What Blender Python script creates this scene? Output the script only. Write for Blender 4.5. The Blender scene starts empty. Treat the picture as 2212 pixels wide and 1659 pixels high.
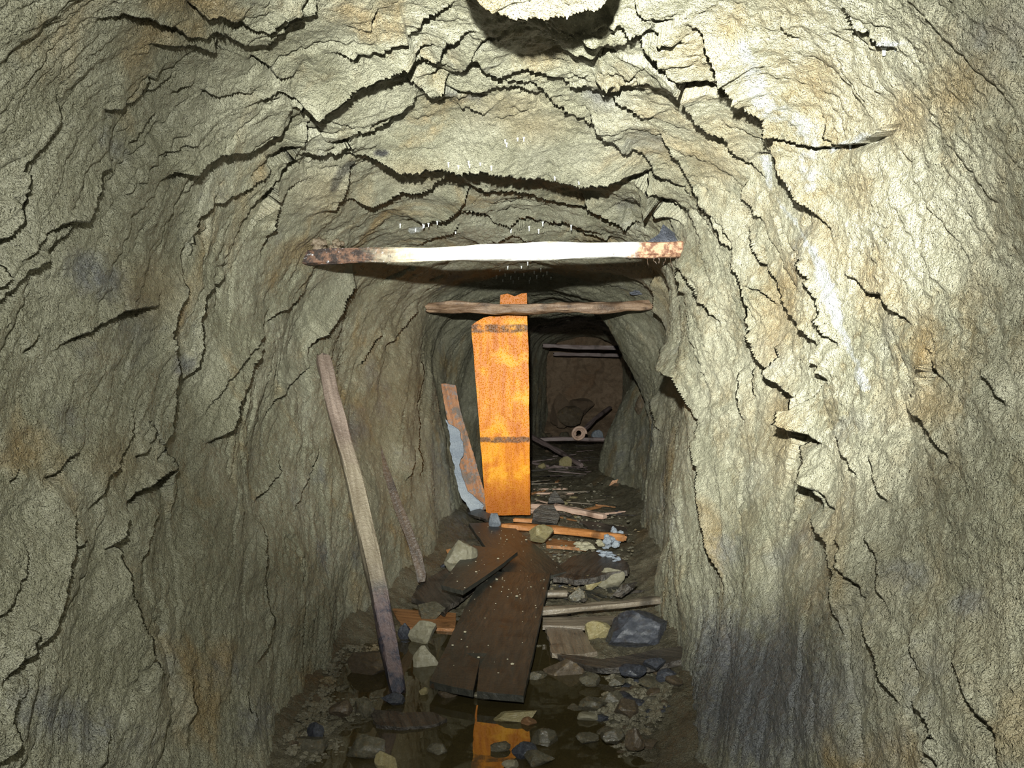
import bpy, bmesh, math, random
import numpy as np
from mathutils import Vector, Matrix, Quaternion

random.seed(7)
rng = np.random.default_rng(7)
F = 1900.0; CX = 1106.0; CY = 829.5; H = 1.1      # focal length in pixels, image centre, eye height
C = bpy.context.scene.collection
PI = math.pi

# ------------------------------------------------------------------ noise
_perm = rng.permutation(256).astype(np.int32)
_perm = np.concatenate([_perm, _perm, _perm])
_g = rng.normal(size=(256, 3)).astype(np.float32)
_g /= np.linalg.norm(_g, axis=1, keepdims=True)

def perlin(x, y, z):
    x = np.asarray(x, np.float32); y = np.asarray(y, np.float32); z = np.asarray(z, np.float32)
    sh = np.broadcast(x, y, z).shape
    x = np.broadcast_to(x, sh).ravel(); y = np.broadcast_to(y, sh).ravel(); z = np.broadcast_to(z, sh).ravel()
    out = np.empty(x.shape, np.float32)
    CH = 400000
    for a in range(0, len(x), CH):
        X = x[a:a+CH]; Y = y[a:a+CH]; Z = z[a:a+CH]
        xi = np.floor(X).astype(np.int32); yi = np.floor(Y).astype(np.int32); zi = np.floor(Z).astype(np.int32)
        xf = X-xi; yf = Y-yi; zf = Z-zi
        xi &= 255; yi &= 255; zi &= 255
        u = xf*xf*xf*(xf*(xf*6-15)+10); v = yf*yf*yf*(yf*(yf*6-15)+10); w = zf*zf*zf*(zf*(zf*6-15)+10)
        def gr(i, j, k):
            h = _perm[_perm[_perm[xi+i]+yi+j]+zi+k]
            q = _g[h]
            return q[:, 0]*(xf-i)+q[:, 1]*(yf-j)+q[:, 2]*(zf-k)
        n00 = gr(0,0,0); n00 += u*(gr(1,0,0)-n00)
        n10 = gr(0,1,0); n10 += u*(gr(1,1,0)-n10)
        n00 += v*(n10-n00)
        n01 = gr(0,0,1); n01 += u*(gr(1,0,1)-n01)
        n11 = gr(0,1,1); n11 += u*(gr(1,1,1)-n11)
        n01 += v*(n11-n01)
        out[a:a+CH] = n00 + w*(n01-n00)
    return (out*1.6).reshape(sh)

def fbm(x, y, z, s, o=3, gain=.5):
    r = 0; a = 1
    for i in range(o):
        r = r + a*perlin(x*s+13.7*i, y*s-7.1*i, z*s+3.3*i); a *= gain; s *= 2.03
    return r

def sstep(a, b, x):
    t = np.clip((x-a)/(b-a), 0, 1)
    return t*t*(3-2*t)

# ------------------------------------------------------------------ photograph to place
def at(px, py, Y):
    return Vector(((px-CX)*Y/F, Y, H-(py-CY)*Y/F))

def onz(px, py, z):
    Y = (H-z)*F/(py-CY)
    return Vector(((px-CX)*Y/F, Y, z))

# ------------------------------------------------------------------ materials
def mat(name):
    m = bpy.data.materials.new(name); m.use_nodes = True
    nt = m.node_tree; nt.nodes.clear()
    return m, nt

class N:
    def __init__(s, nt): s.nt = nt
    def n(s, t, **k):
        q = s.nt.nodes.new(t)
        for a, b in k.items(): setattr(q, a, b)
        return q
    def link(s, a, b): s.nt.links.new(a, b)
    def setin(s, sock, v):
        if isinstance(v, bpy.types.NodeSocket): s.link(v, sock)
        elif v is not None: sock.default_value = v
    def coord(s, scale=(1,1,1), rot=(0,0,0)):
        t = s.n('ShaderNodeTexCoord'); m = s.n('ShaderNodeMapping')
        m.inputs['Scale'].default_value = scale; m.inputs['Rotation'].default_value = rot
        s.link(t.outputs['Object'], m.inputs['Vector']); return m.outputs['Vector']
    def noise(s, vec, scale, detail=4, rough=.55, dist=0):
        q = s.n('ShaderNodeTexNoise'); s.link(vec, q.inputs['Vector'])
        q.inputs['Scale'].default_value = scale; q.inputs['Detail'].default_value = detail
        q.inputs['Roughness'].default_value = rough; q.inputs['Distortion'].default_value = dist
        return q.outputs['Fac']
    def vor(s, vec, scale, feature='F1'):
        q = s.n('ShaderNodeTexVoronoi', feature=feature); s.link(vec, q.inputs['Vector'])
        q.inputs['Scale'].default_value = scale; return q.outputs['Distance']
    def ramp(s, fac, a, b, lo=0., hi=1.):
        q = s.n('ShaderNodeMapRange', interpolation_type='SMOOTHSTEP')
        s.link(fac, q.inputs[0])
        for i, v in enumerate((a, b, lo, hi)): q.inputs[1+i].default_value = v
        return q.outputs[0]
    def mix(s, fac, a, b, mode='MIX'):
        q = s.n('ShaderNodeMix', data_type='RGBA', blend_type=mode)
        s.setin(q.inputs[0], fac)
        s.setin(q.inputs[6], a if isinstance(a, bpy.types.NodeSocket) else (*a, 1))
        s.setin(q.inputs[7], b if isinstance(b, bpy.types.NodeSocket) else (*b, 1))
        return q.outputs[2]
    def math(s, op, a, b=None):
        q = s.n('ShaderNodeMath', operation=op); s.setin(q.inputs[0], a)
        if b is not None: s.setin(q.inputs[1], b)
        return q.outputs[0]
    def attr(s, name):
        q = s.n('ShaderNodeAttribute', attribute_name=name); return q.outputs['Fac']
    def bump(s, h, dist, strength=1., normal=None):
        q = s.n('ShaderNodeBump'); s.link(h, q.inputs['Height'])
        q.inputs['Distance'].default_value = dist; q.inputs['Strength'].default_value = strength
        if normal is not None: s.link(normal, q.inputs['Normal'])
        return q.outputs['Normal']
    def out(s, col, rough, normal=None, spec=.5, coat=0., coat_rough=.1, coat_ior=1.33):
        b = s.n('ShaderNodeBsdfPrincipled'); o = s.n('ShaderNodeOutputMaterial')
        s.setin(b.inputs['Base Color'], col if isinstance(col, bpy.types.NodeSocket) else (*col, 1))
        s.setin(b.inputs['Roughness'], rough); s.setin(b.inputs['Specular IOR Level'], spec)
        if normal is not None: s.link(normal, b.inputs['Normal'])
        b.inputs['Coat Weight'].default_value = coat; b.inputs['Coat Roughness'].default_value = coat_rough
        b.inputs['Coat IOR'].default_value = coat_ior
        if normal is not None: s.link(normal, b.inputs['Coat Normal'])
        s.link(b.outputs[0], o.inputs[0]); return b

def rock_material(name, base=(.228,.220,.152), pale=(.345,.335,.25), ochre=(.27,.175,.065), slate=(.115,.122,.145), attrs=True, grit=1., wet=.33, ochre_amt=1., slate_amt=1., dark=(.16,.14,.09)):
    m, nt = mat(name); k = N(nt)
    v = k.coord()
    fol = k.coord(scale=(1.0, .42, 1.0), rot=(.6, 0, 0))
    n1 = k.noise(v, 1.7, 5, .6, .3); n2 = k.noise(fol, 4.3, 6, .65, .6); n3 = k.noise(v, 26, 5, .7)
    n4 = k.noise(v, 2.6, 4, .6, .8); n5 = k.noise(v, 110, 3, .6)
    c = k.mix(k.ramp(n2, .35, .7), base, pale)
    c = k.mix(k.math('MULTIPLY', k.ramp(n4, .52, .72), .62*ochre_amt), c, ochre)
    c = k.mix(k.math('MULTIPLY', k.ramp(n1, .60, .74), .75*slate_amt), c, slate)
    if attrs:
        sl = k.attr('slate')
        c = k.mix(k.ramp(k.math('ADD', sl, k.math('MULTIPLY', k.math('ADD', k.math('SUBTRACT', n2, .5), k.math('SUBTRACT', n3, .5)), 1.1)), .22, .95, 0, .85), c, slate)
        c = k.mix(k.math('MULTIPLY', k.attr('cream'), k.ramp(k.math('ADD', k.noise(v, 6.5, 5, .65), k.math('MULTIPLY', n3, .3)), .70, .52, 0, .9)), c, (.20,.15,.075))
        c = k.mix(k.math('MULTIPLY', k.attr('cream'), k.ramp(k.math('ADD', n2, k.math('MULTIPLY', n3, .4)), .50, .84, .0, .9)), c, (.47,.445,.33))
        och = k.attr('ochre')
        c = k.mix(k.math('MULTIPLY', och, .8), c, ochre)
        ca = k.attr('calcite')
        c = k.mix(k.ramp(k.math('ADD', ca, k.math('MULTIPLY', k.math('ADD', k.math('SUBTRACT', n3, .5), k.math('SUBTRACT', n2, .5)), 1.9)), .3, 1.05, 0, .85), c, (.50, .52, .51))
        so = k.attr('dark_streak')
        c = k.mix(so, c, (.012,.012,.016))
    c = k.mix(k.math('MULTIPLY', k.ramp(n3, .52, .75), .55), c, dark)
    c = k.mix(k.math('MULTIPLY', k.ramp(n5, .56, .72), .35), c, pale)
    hgt = k.math('ADD', k.math('MULTIPLY', k.noise(fol, 30, 6, .62), 1.0), k.math('MULTIPLY', k.noise(v, 95, 4, .6), .42))
    nm = k.bump(hgt, .030*grit, 1.0)
    nm = k.bump(k.noise(v, 260, 2, .6), .006*grit, 1.0, nm)
    r = k.ramp(k.noise(v, 9, 4, .6), .3, .7, wet-.10, wet+.16)
    k.out(c, r, nm, spec=.55)
    return m

def wood_material(name, c1, c2, dark=(.02,.015,.01), grain=1., rough=.5, spots=.0, spot=(.1,.04,.01), bump=.004, along=1.2, coat=.0):
    m, nt = mat(name); k = N(nt)
    v = k.coord(scale=(along, 14, 14)); w = k.coord()
    g = k.noise(v, 3.2, 6, .62, .4); g2 = k.noise(w, 7, 5, .6, .3); g3 = k.noise(w, 60, 4, .65)
    c = k.mix(k.ramp(g, .3, .7), c1, c2)
    c = k.mix(k.math('MULTIPLY', k.ramp(g2, .5, .72), .8), c, dark)
    if spots:
        c = k.mix(k.math('MULTIPLY', k.ramp(k.noise(w, 11, 3, .5), .64, .70), spots), c, spot)
    c = k.mix(k.math('MULTIPLY', k.ramp(g3, .6, .72), .5), c, dark)
    nm = k.bump(k.math('ADD', g, k.math('MULTIPLY', g3, .5)), bump*grain, 1.)
    k.out(c, rough, nm, spec=.5, coat=coat)
    return m

M = {}
M['rock'] = rock_material('tunnel_rock')
M['stone'] = rock_material('wet_stone', base=(.11,.10,.068), pale=(.22,.20,.145), attrs=False, grit=.6, wet=.24, slate_amt=.8, ochre_amt=.8)
M['dark_stone'] = rock_material('dark_wet_stone', base=(.10,.092,.066), pale=(.19,.175,.13), attrs=False, grit=.6, wet=.24, slate_amt=.9, ochre_amt=.5, dark=(.04,.036,.026))
M['pale_stone'] = rock_material('pale_stone', base=(.33,.30,.20), pale=(.48,.45,.34), attrs=False, grit=.5, wet=.36, slate_amt=.2, ochre_amt=.3)
M['tan_stone'] = rock_material('tan_stone', base=(.40,.33,.15), pale=(.55,.48,.28), attrs=False, grit=.4, wet=.3, slate_amt=.1, ochre_amt=.7)
M['slate_stone'] = rock_material('blue_black_stone', base=(.045,.05,.065), pale=(.13,.14,.17), ochre=(.06,.05,.04), attrs=False, grit=.7, wet=.22, dark=(.02,.02,.025))
M['red_stone'] = rock_material('rusty_stone', base=(.30,.14,.06), pale=(.42,.25,.13), attrs=False, grit=.4, wet=.3, slate_amt=.1)
M['brown_stone'] = rock_material('brown_stone', base=(.11,.082,.052), pale=(.20,.155,.11), attrs=False, grit=.5, wet=.3, slate_amt=.4)
M['floor'] = rock_material('muddy_floor', base=(.085,.074,.048), pale=(.15,.135,.092), ochre=(.11,.07,.03), attrs=False, grit=.8, wet=.22, dark=(.05,.04,.026))
M['soil'] = rock_material('brown_soil', base=(.17,.115,.07), pale=(.22,.155,.10), ochre=(.16,.09,.045), attrs=False, grit=.8, wet=.75, slate_amt=.3, dark=(.08,.055,.035))
M['mineral'] = rock_material('white_mineral', base=(.22,.255,.31), pale=(.40,.44,.48), ochre=(.3,.3,.3), slate=(.16,.19,.25), attrs=False, grit=.6, wet=.3, dark=(.3,.34,.4))
M['dark_wood'] = wood_material('soaked_dark_wood', (.022,.0225,.0185), (.042,.0405,.033), (.010,.010,.009), rough=.42, spots=.5, spot=(.06,.028,.009), along=2.2)
M['black_wood'] = wood_material('rotten_black_wood', (.022,.020,.018), (.085,.072,.058), (.012,.010,.009), rough=.32, bump=.012, along=1.4)
M['brown_wood'] = wood_material('brown_wood', (.20,.085,.030), (.36,.175,.07), (.06,.03,.012), rough=.42, bump=.007)
M['orange_lath'] = wood_material('orange_wood', (.30,.115,.03), (.46,.20,.065), (.10,.045,.016), rough=.42, bump=.006)
M['pink_wood'] = wood_material('pale_pink_wood', (.42,.27,.20), (.58,.42,.33), (.15,.09,.06), rough=.5, bump=.006)
M['grey_wood'] = wood_material('grey_wet_wood', (.10,.08,.058), (.21,.175,.13), (.035,.03,.024), rough=.3, bump=.006)
M['umber_wood'] = wood_material('dark_umber_wood', (.035,.022,.014), (.075,.045,.024), (.018,.012,.009), rough=.4, bump=.006)
M['split_wood'] = wood_material('split_brown_wood', (.10,.055,.03), (.27,.18,.115), (.04,.025,.016), rough=.45, bump=.008)
M['far_wood'] = wood_material('dull_far_wood', (.12,.085,.08), (.20,.155,.15), (.05,.035,.03), rough=.55, bump=.005)

def beam_material():
    m, nt = mat('mouldy_white_timber'); k = N(nt)
    w = k.coord(); v = k.coord(scale=(1.2, 12, 12))
    t = k.n('ShaderNodeTexCoord'); sep = k.n('ShaderNodeSeparateXYZ'); k.link(t.outputs['Object'], sep.inputs[0])
    x = k.math('ADD', sep.outputs['X'], k.math('MULTIPLY', k.math('SUBTRACT', k.noise(w, 9, 5, .7), .5), .42))
    g = k.noise(v, 5, 5, .6); sp = k.noise(w, 38, 5, .7)
    white = k.mix(k.ramp(g, .35, .7), (.62,.60,.53), (.80,.79,.74))
    # blotches of grey mould between the white stretches
    white = k.mix(k.math('MULTIPLY', k.ramp(k.noise(w, 6.5, 6, .75), .56, .66), .8), white, (.30,.25,.18))
    rot = k.mix(k.ramp(k.noise(w, 30, 5, .7), .42, .62), (.022,.015,.013), (.13,.07,.045))
    rot = k.mix(k.ramp(k.noise(w, 55, 4, .7), .6, .68), rot, (.42,.43,.46))
    ends = k.ramp(x, -.56, -.26, 1, 0)
    white = k.mix(k.ramp(x, -.45, .05, .75, 0), white, k.mix(k.ramp(sp, .4, .6), (.46,.36,.20), (.66,.58,.40)))
    c = k.mix(ends, white, rot)
    tan = k.mix(k.ramp(k.noise(w, 40, 4, .7), .4, .6), (.13,.06,.035), (.42,.25,.155))
    c = k.mix(k.ramp(x, .52, .62), c, tan)
    c = k.mix(k.math('MULTIPLY', k.ramp(sp, .62, .70), .8), c, (.06,.05,.045))
    nm = k.bump(k.math('ADD', g, sp), .008, 1.)
    k.out(c, .6, nm, spec=.3)
    return m
M['white_timber'] = beam_material()

def orange_material():
    m, nt = mat('wet_orange_board'); k = N(nt)
    w = k.coord(); v = k.coord(scale=(1.0, 9, 9))
    t = k.n('ShaderNodeTexCoord'); sep = k.n('ShaderNodeSeparateXYZ'); k.link(t.outputs['Object'], sep.inputs[0])
    g = k.noise(v, 2.6, 5, .6, .5); g2 = k.noise(w, 5, 4, .6, .6)
    c = k.mix(k.ramp(g, .3, .72), (.47,.125,.003), (.72,.25,.006))
    c = k.mix(k.math('MULTIPLY', k.ramp(g2, .48, .68), .7), c, (.86,.40,.018))
    x = k.math('ADD', sep.outputs['X'], k.math('MULTIPLY', k.math('SUBTRACT', k.noise(w, 14, 3, .6), .5), .03))
    def band(a, wd):
        d = k.math('ABSOLUTE', k.math('SUBTRACT', x, a)); return k.ramp(d, wd*.5, wd, 1, 0)
    bands = k.math('MAXIMUM', band(.518, .035), band(-.24, .026))
    bands = k.math('MULTIPLY', bands, k.ramp(k.noise(w, 18, 4, .7), .3, .55))
    c = k.mix(k.math('MULTIPLY', bands, .9), c, (.085,.035,.012))
    low = k.ramp(x, -.72, -.42, .75, 0)
    c = k.mix(low, c, (.27,.07,.003))
    top = k.ramp(x, .56, .62)
    c = k.mix(top, c, (.42,.125,.008))
    beads = k.vor(w, 120)
    nm = k.bump(k.ramp(beads, .0, .45, 1, 0), .0022, 1.)
    nm = k.bump(g, .003, 1., nm)
    k.out(c, k.ramp(beads, .2, .5, .22, .45), nm, spec=.22)
    return m
M['orange_board'] = orange_material()

def pole_material():
    m, nt = mat('weathered_pole'); k = N(nt)
    w = k.coord(); v = k.coord(scale=(1.0, 12, 12))
    t = k.n('ShaderNodeTexCoord'); sep = k.n('ShaderNodeSeparateXYZ'); k.link(t.outputs['Object'], sep.inputs[0])
    g = k.noise(v, 4, 5, .6, .4); g3 = k.noise(w, 80, 4, .7)
    c = k.mix(k.ramp(g, .3, .7), (.135,.108,.072), (.235,.20,.145))
    x = k.math('ADD', sep.outputs['X'], k.math('MULTIPLY', k.math('SUBTRACT', k.noise(w, 10, 3, .6), .5), .2))
    up = k.ramp(x, .12, .32)
    c = k.mix(up, c, k.mix(k.ramp(g, .35, .7), (.11,.08,.063), (.21,.16,.13)))
    lo = k.ramp(x, -.52, -.30, 1, 0)
    c = k.mix(lo, c, k.mix(k.ramp(k.noise(w, 16, 5, .7), .4, .6), (.030,.032,.05), (.12,.085,.085)))
    c = k.mix(k.math('MULTIPLY', k.ramp(g3, .58, .7), .5), c, (.08,.06,.05))
    k.out(c, .42, k.bump(k.math('ADD', g, g3), .007, 1.), spec=.5)
    return m
M['pole'] = pole_material()

def leaning_plank_material():
    m, nt = mat('rusty_crusted_plank'); k = N(nt)
    w = k.coord(); v = k.coord(scale=(1.0, 12, 12))
    g = k.noise(v, 4, 5, .6, .4); g3 = k.noise(w, 30, 5, .7)
    c = k.mix(k.ramp(g, .3, .7), (.22,.085,.028), (.40,.17,.06))
    c = k.mix(k.math('MULTIPLY', k.ramp(g3, .48, .6), .75), c, (.13,.14,.15))
    c = k.mix(k.math('MULTIPLY', k.ramp(k.noise(w, 8, 4, .6), .5, .6), .7), c, (.09,.075,.06))
    k.out(c, .45, k.bump(k.math('ADD', g, g3), .008, 1.), spec=.5)
    return m
M['crusted_plank'] = leaning_plank_material()

def water_material():
    m, nt = mat('murky_water'); k = N(nt)
    v = k.coord()
    nm = k.bump(k.noise(v, 6, 2, .5), .0006, 1.)
    tr = k.n('ShaderNodeBsdfTransparent'); tr.inputs[0].default_value = (.40,.335,.20,1)
    mud = k.n('ShaderNodeBsdfDiffuse'); mud.inputs[0].default_value = (.075,.058,.024,1)
    mx0 = k.n('ShaderNodeMixShader'); mx0.inputs[0].default_value = .55
    k.link(tr.outputs[0], mx0.inputs[1]); k.link(mud.outputs[0], mx0.inputs[2])
    gl = k.n('ShaderNodeBsdfGlossy'); gl.inputs['Roughness'].default_value = .015
    gl.inputs['Color'].default_value = (1,1,1,1); k.link(nm, gl.inputs['Normal'])
    fr = k.n('ShaderNodeFresnel'); fr.inputs[0].default_value = 1.5; k.link(nm, fr.inputs['Normal'])
    mx = k.n('ShaderNodeMixShader'); k.link(fr.outputs[0], mx.inputs[0])
    k.link(mx0.outputs[0], mx.inputs[1]); k.link(gl.outputs[0], mx.inputs[2])
    o = k.n('ShaderNodeOutputMaterial'); k.link(mx.outputs[0], o.inputs[0])
    return m
M['water'] = water_material()

def drip_material():
    m, nt = mat('wet_white_calcite'); k = N(nt)
    k.out((.82,.86,.84), .12, None, spec=.6)
    return m
M['calcite'] = drip_material()

# ------------------------------------------------------------------ object helpers
def tag(o, label=None, cat=None, group=None, kind=None):
    if label: o['label'] = label
    if cat: o['category'] = cat
    if group: o['group'] = group
    if kind: o['kind'] = kind
    return o

def link(name, me, material=None, parent=None):
    o = bpy.data.objects.new(name, me); C.objects.link(o)
    if material is not None and not me.materials: me.materials.append(material)
    if parent is not None: o.parent = parent
    return o

def grid_mesh(name, P, smooth=True, flip=False, normals=None):
    """P: (a, b, 3) array of points -> quad mesh"""
    a, b, _ = P.shape
    me = bpy.data.meshes.new(name)
    idx = np.arange(a*b, dtype=np.int32).reshape(a, b)
    q = np.stack([idx[:-1,:-1], idx[1:,:-1], idx[1:,1:], idx[:-1,1:]], -1).reshape(-1, 4)
    if flip: q = q[:, ::-1]
    me.vertices.add(a*b); me.vertices.foreach_set('co', P.astype(np.float32).ravel())
    me.loops.add(q.size); me.loops.foreach_set('vertex_index', q.ravel())
    me.polygons.add(len(q)); me.polygons.foreach_set('loop_start', np.arange(0, q.size, 4, dtype=np.int32))
    try: me.polygons.foreach_set('loop_total', np.full(len(q), 4, np.int32))
    except Exception: pass
    me.update(calc_edges=True)
    if smooth: me.polygons.foreach_set('use_smooth', np.ones(len(q), bool))
    if normals is not None:
        me.normals_split_custom_set_from_vertices(normals.reshape(-1, 3).astype(np.float32))
    return me

# ------------------------------------------------------------------ the tunnel: cross sections in metres
# each section: left foot, left .35, .9, 1.4, left shoulder, crown-left, crown, crown-right, right shoulder, 1.4, .9, .35, right foot
def sec(l, shl, cr, shr, r):
    c0 = (shl[0]*.45+cr[0]*.55, cr[1]-.035); c1 = (shr[0]*.45+cr[0]*.55, cr[1]-.035)
    return [(l[0], -.2), (l[1], .35), (l[2], .9), (l[3], 1.4), shl, c0, cr, c1, shr, (r[3], 1.4), (r[2], .9), (r[1], .35), (r[0], -.2)]
SECT = [
 (-1.4, sec((-.60,-.74,-.86,-.86), (-.70,1.80), (-.02,2.03), (.68,1.82), (.36,.60,.76,.80))),
 ( 0.6, sec((-.60,-.74,-.86,-.86), (-.70,1.80), (-.02,2.03), (.68,1.82), (.36,.60,.76,.80))),
 ( 1.4, sec((-.60,-.74,-.86,-.87), (-.71,1.79), (-.02,2.03), (.69,1.82), (.36,.60,.76,.80))),
 ( 2.2, sec((-.62,-.74,-.86,-.88), (-.72,1.78), (-.03,2.03), (.70,1.82), (.38,.60,.76,.79))),
 ( 2.8, sec((-.64,-.74,-.87,-.90), (-.74,1.77), (-.05,2.02), (.70,1.80), (.45,.64,.79,.81))),
 ( 3.6, sec((-.68,-.76,-.88,-.91), (-.73,1.76), (-.06,1.99), (.62,1.78), (.60,.64,.69,.73))),
 ( 4.6, sec((-.50,-.64,-.83,-.86), (-.66,1.72), ( .05,1.92), (.74,1.74), (.72,.80,.89,.89))),
 ( 5.8, sec((-.32,-.42,-.53,-.60), (-.44,1.68), ( .19,1.85), (.83,1.70), (.80,.88,.96,.98))),
 ( 7.0, sec((-.25,-.34,-.43,-.44), (-.26,1.65), ( .27,1.81), (.68,1.65), (.82,1.00,1.07,.84))),
 ( 7.55, sec((-.19,-.27,-.34,-.34), (-.17,1.65), ( .40,1.80), (1.04,1.64), (.74,.92,1.08,1.24))),
 ( 8.2, sec((-.10,-.18,-.22,-.20), (-.05,1.64), ( .52,1.79), (1.12,1.63), (.66,.79,1.01,1.28))),
 ( 9.5, sec(( .12,.05,.02,.03),    ( .16,1.65), ( .66,1.80), (1.22,1.63), (1.20,1.30,1.35,1.35))),
 (11.0, sec(( .32,.26,.24,.25),    ( .36,1.66), ( .86,1.81), (1.40,1.64), (1.35,1.45,1.50,1.50))),
 (12.5, sec(( .50,.46,.45,.46),    ( .56,1.68), (1.02,1.82), (1.50,1.66), (1.50,1.55,1.60,1.58))),
 (14.5, sec(( .62,.58,.56,.56),    ( .66,1.68), (1.12,1.82), (1.60,1.66), (1.60,1.66,1.70,1.68))),
]
NS = 1480
def resample(pts, n):
    p = np.array(pts, float); p = np.vstack([2*p[0]-p[1], p, 2*p[-1]-p[-2]])
    out = []
    for i in range(1, len(p)-2):
        t = np.linspace(0, 1, 60, endpoint=False)[:, None]
        a, b, c, d = p[i-1], p[i], p[i+1], p[i+2]
        out.append(.5*((2*b)+(-a+c)*t+(2*a-5*b+4*c-d)*t*t+(-a+3*b-3*c+d)*t**3))
    out.append(p[-2][None]); q = np.vstack(out)
    L = np.concatenate([[0], np.cumsum(np.linalg.norm(np.diff(q, axis=0), axis=1))])
    s = np.linspace(0, L[-1], n)
    return np.stack([np.interp(s, L, q[:, 0]), np.interp(s, L, q[:, 1])], 1), L[-1]
KY = np.array([s[0] for s in SECT])
rs = [resample(s[1], NS) for s in SECT]
KP = np.stack([r[0] for r in rs])                    # knots x NS x 2
ARC = float(np.mean([r[1] for r in rs]))

def hermite(Yv):
    m = np.gradient(KP, KY, axis=0)
    m[0] = 0
    i = np.clip(np.searchsorted(KY, Yv)-1, 0, len(KY)-2)
    h = (KY[i+1]-KY[i]); t = ((Yv-KY[i])/h)
    t = t[:, None, None]; hh = h[:, None, None]
    return ((2*t**3-3*t**2+1)*KP[i]+(t**3-2*t**2+t)*hh*m[i]+(-2*t**3+3*t**2)*KP[i+1]+(t**3-t**2)*hh*m[i+1])

Yv = np.concatenate([np.linspace(-1.4, .9, 60, endpoint=False), np.geomspace(.9, 14.4, 1010)])
NY = len(Yv)
XZ = hermite(Yv)                                      # NY x NS x 2
T = np.gradient(XZ, axis=1); T /= np.linalg.norm(T, axis=2, keepdims=True)+1e-9
NRM = np.zeros((NY, NS, 3), np.float32)               # inward
NRM[..., 0] = T[..., 1]; NRM[..., 2] = -T[..., 0]
P0 = np.zeros((NY, NS, 3), np.float32)
P0[..., 0] = XZ[..., 0]; P0[..., 2] = XZ[..., 1]; P0[..., 1] = Yv[:, None]
X, Yg, Z = P0[..., 0], P0[..., 1], P0[..., 2]
U = np.linspace(0, ARC, NS)[None, :]*np.ones((NY, 1)); V = Yg

# broad shape of the rock
w = Yg-.75*Z                                           # the beds dip towards the entrance
low = .050*perlin(X*1.3, Yg*1.1+5, Z*1.3)+.038*perlin(X*2.4+3, w*2.6, Z*1.5-4)
low -= .02
sub = (slice(None, None, 4), slice(None, None, 4))

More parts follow.
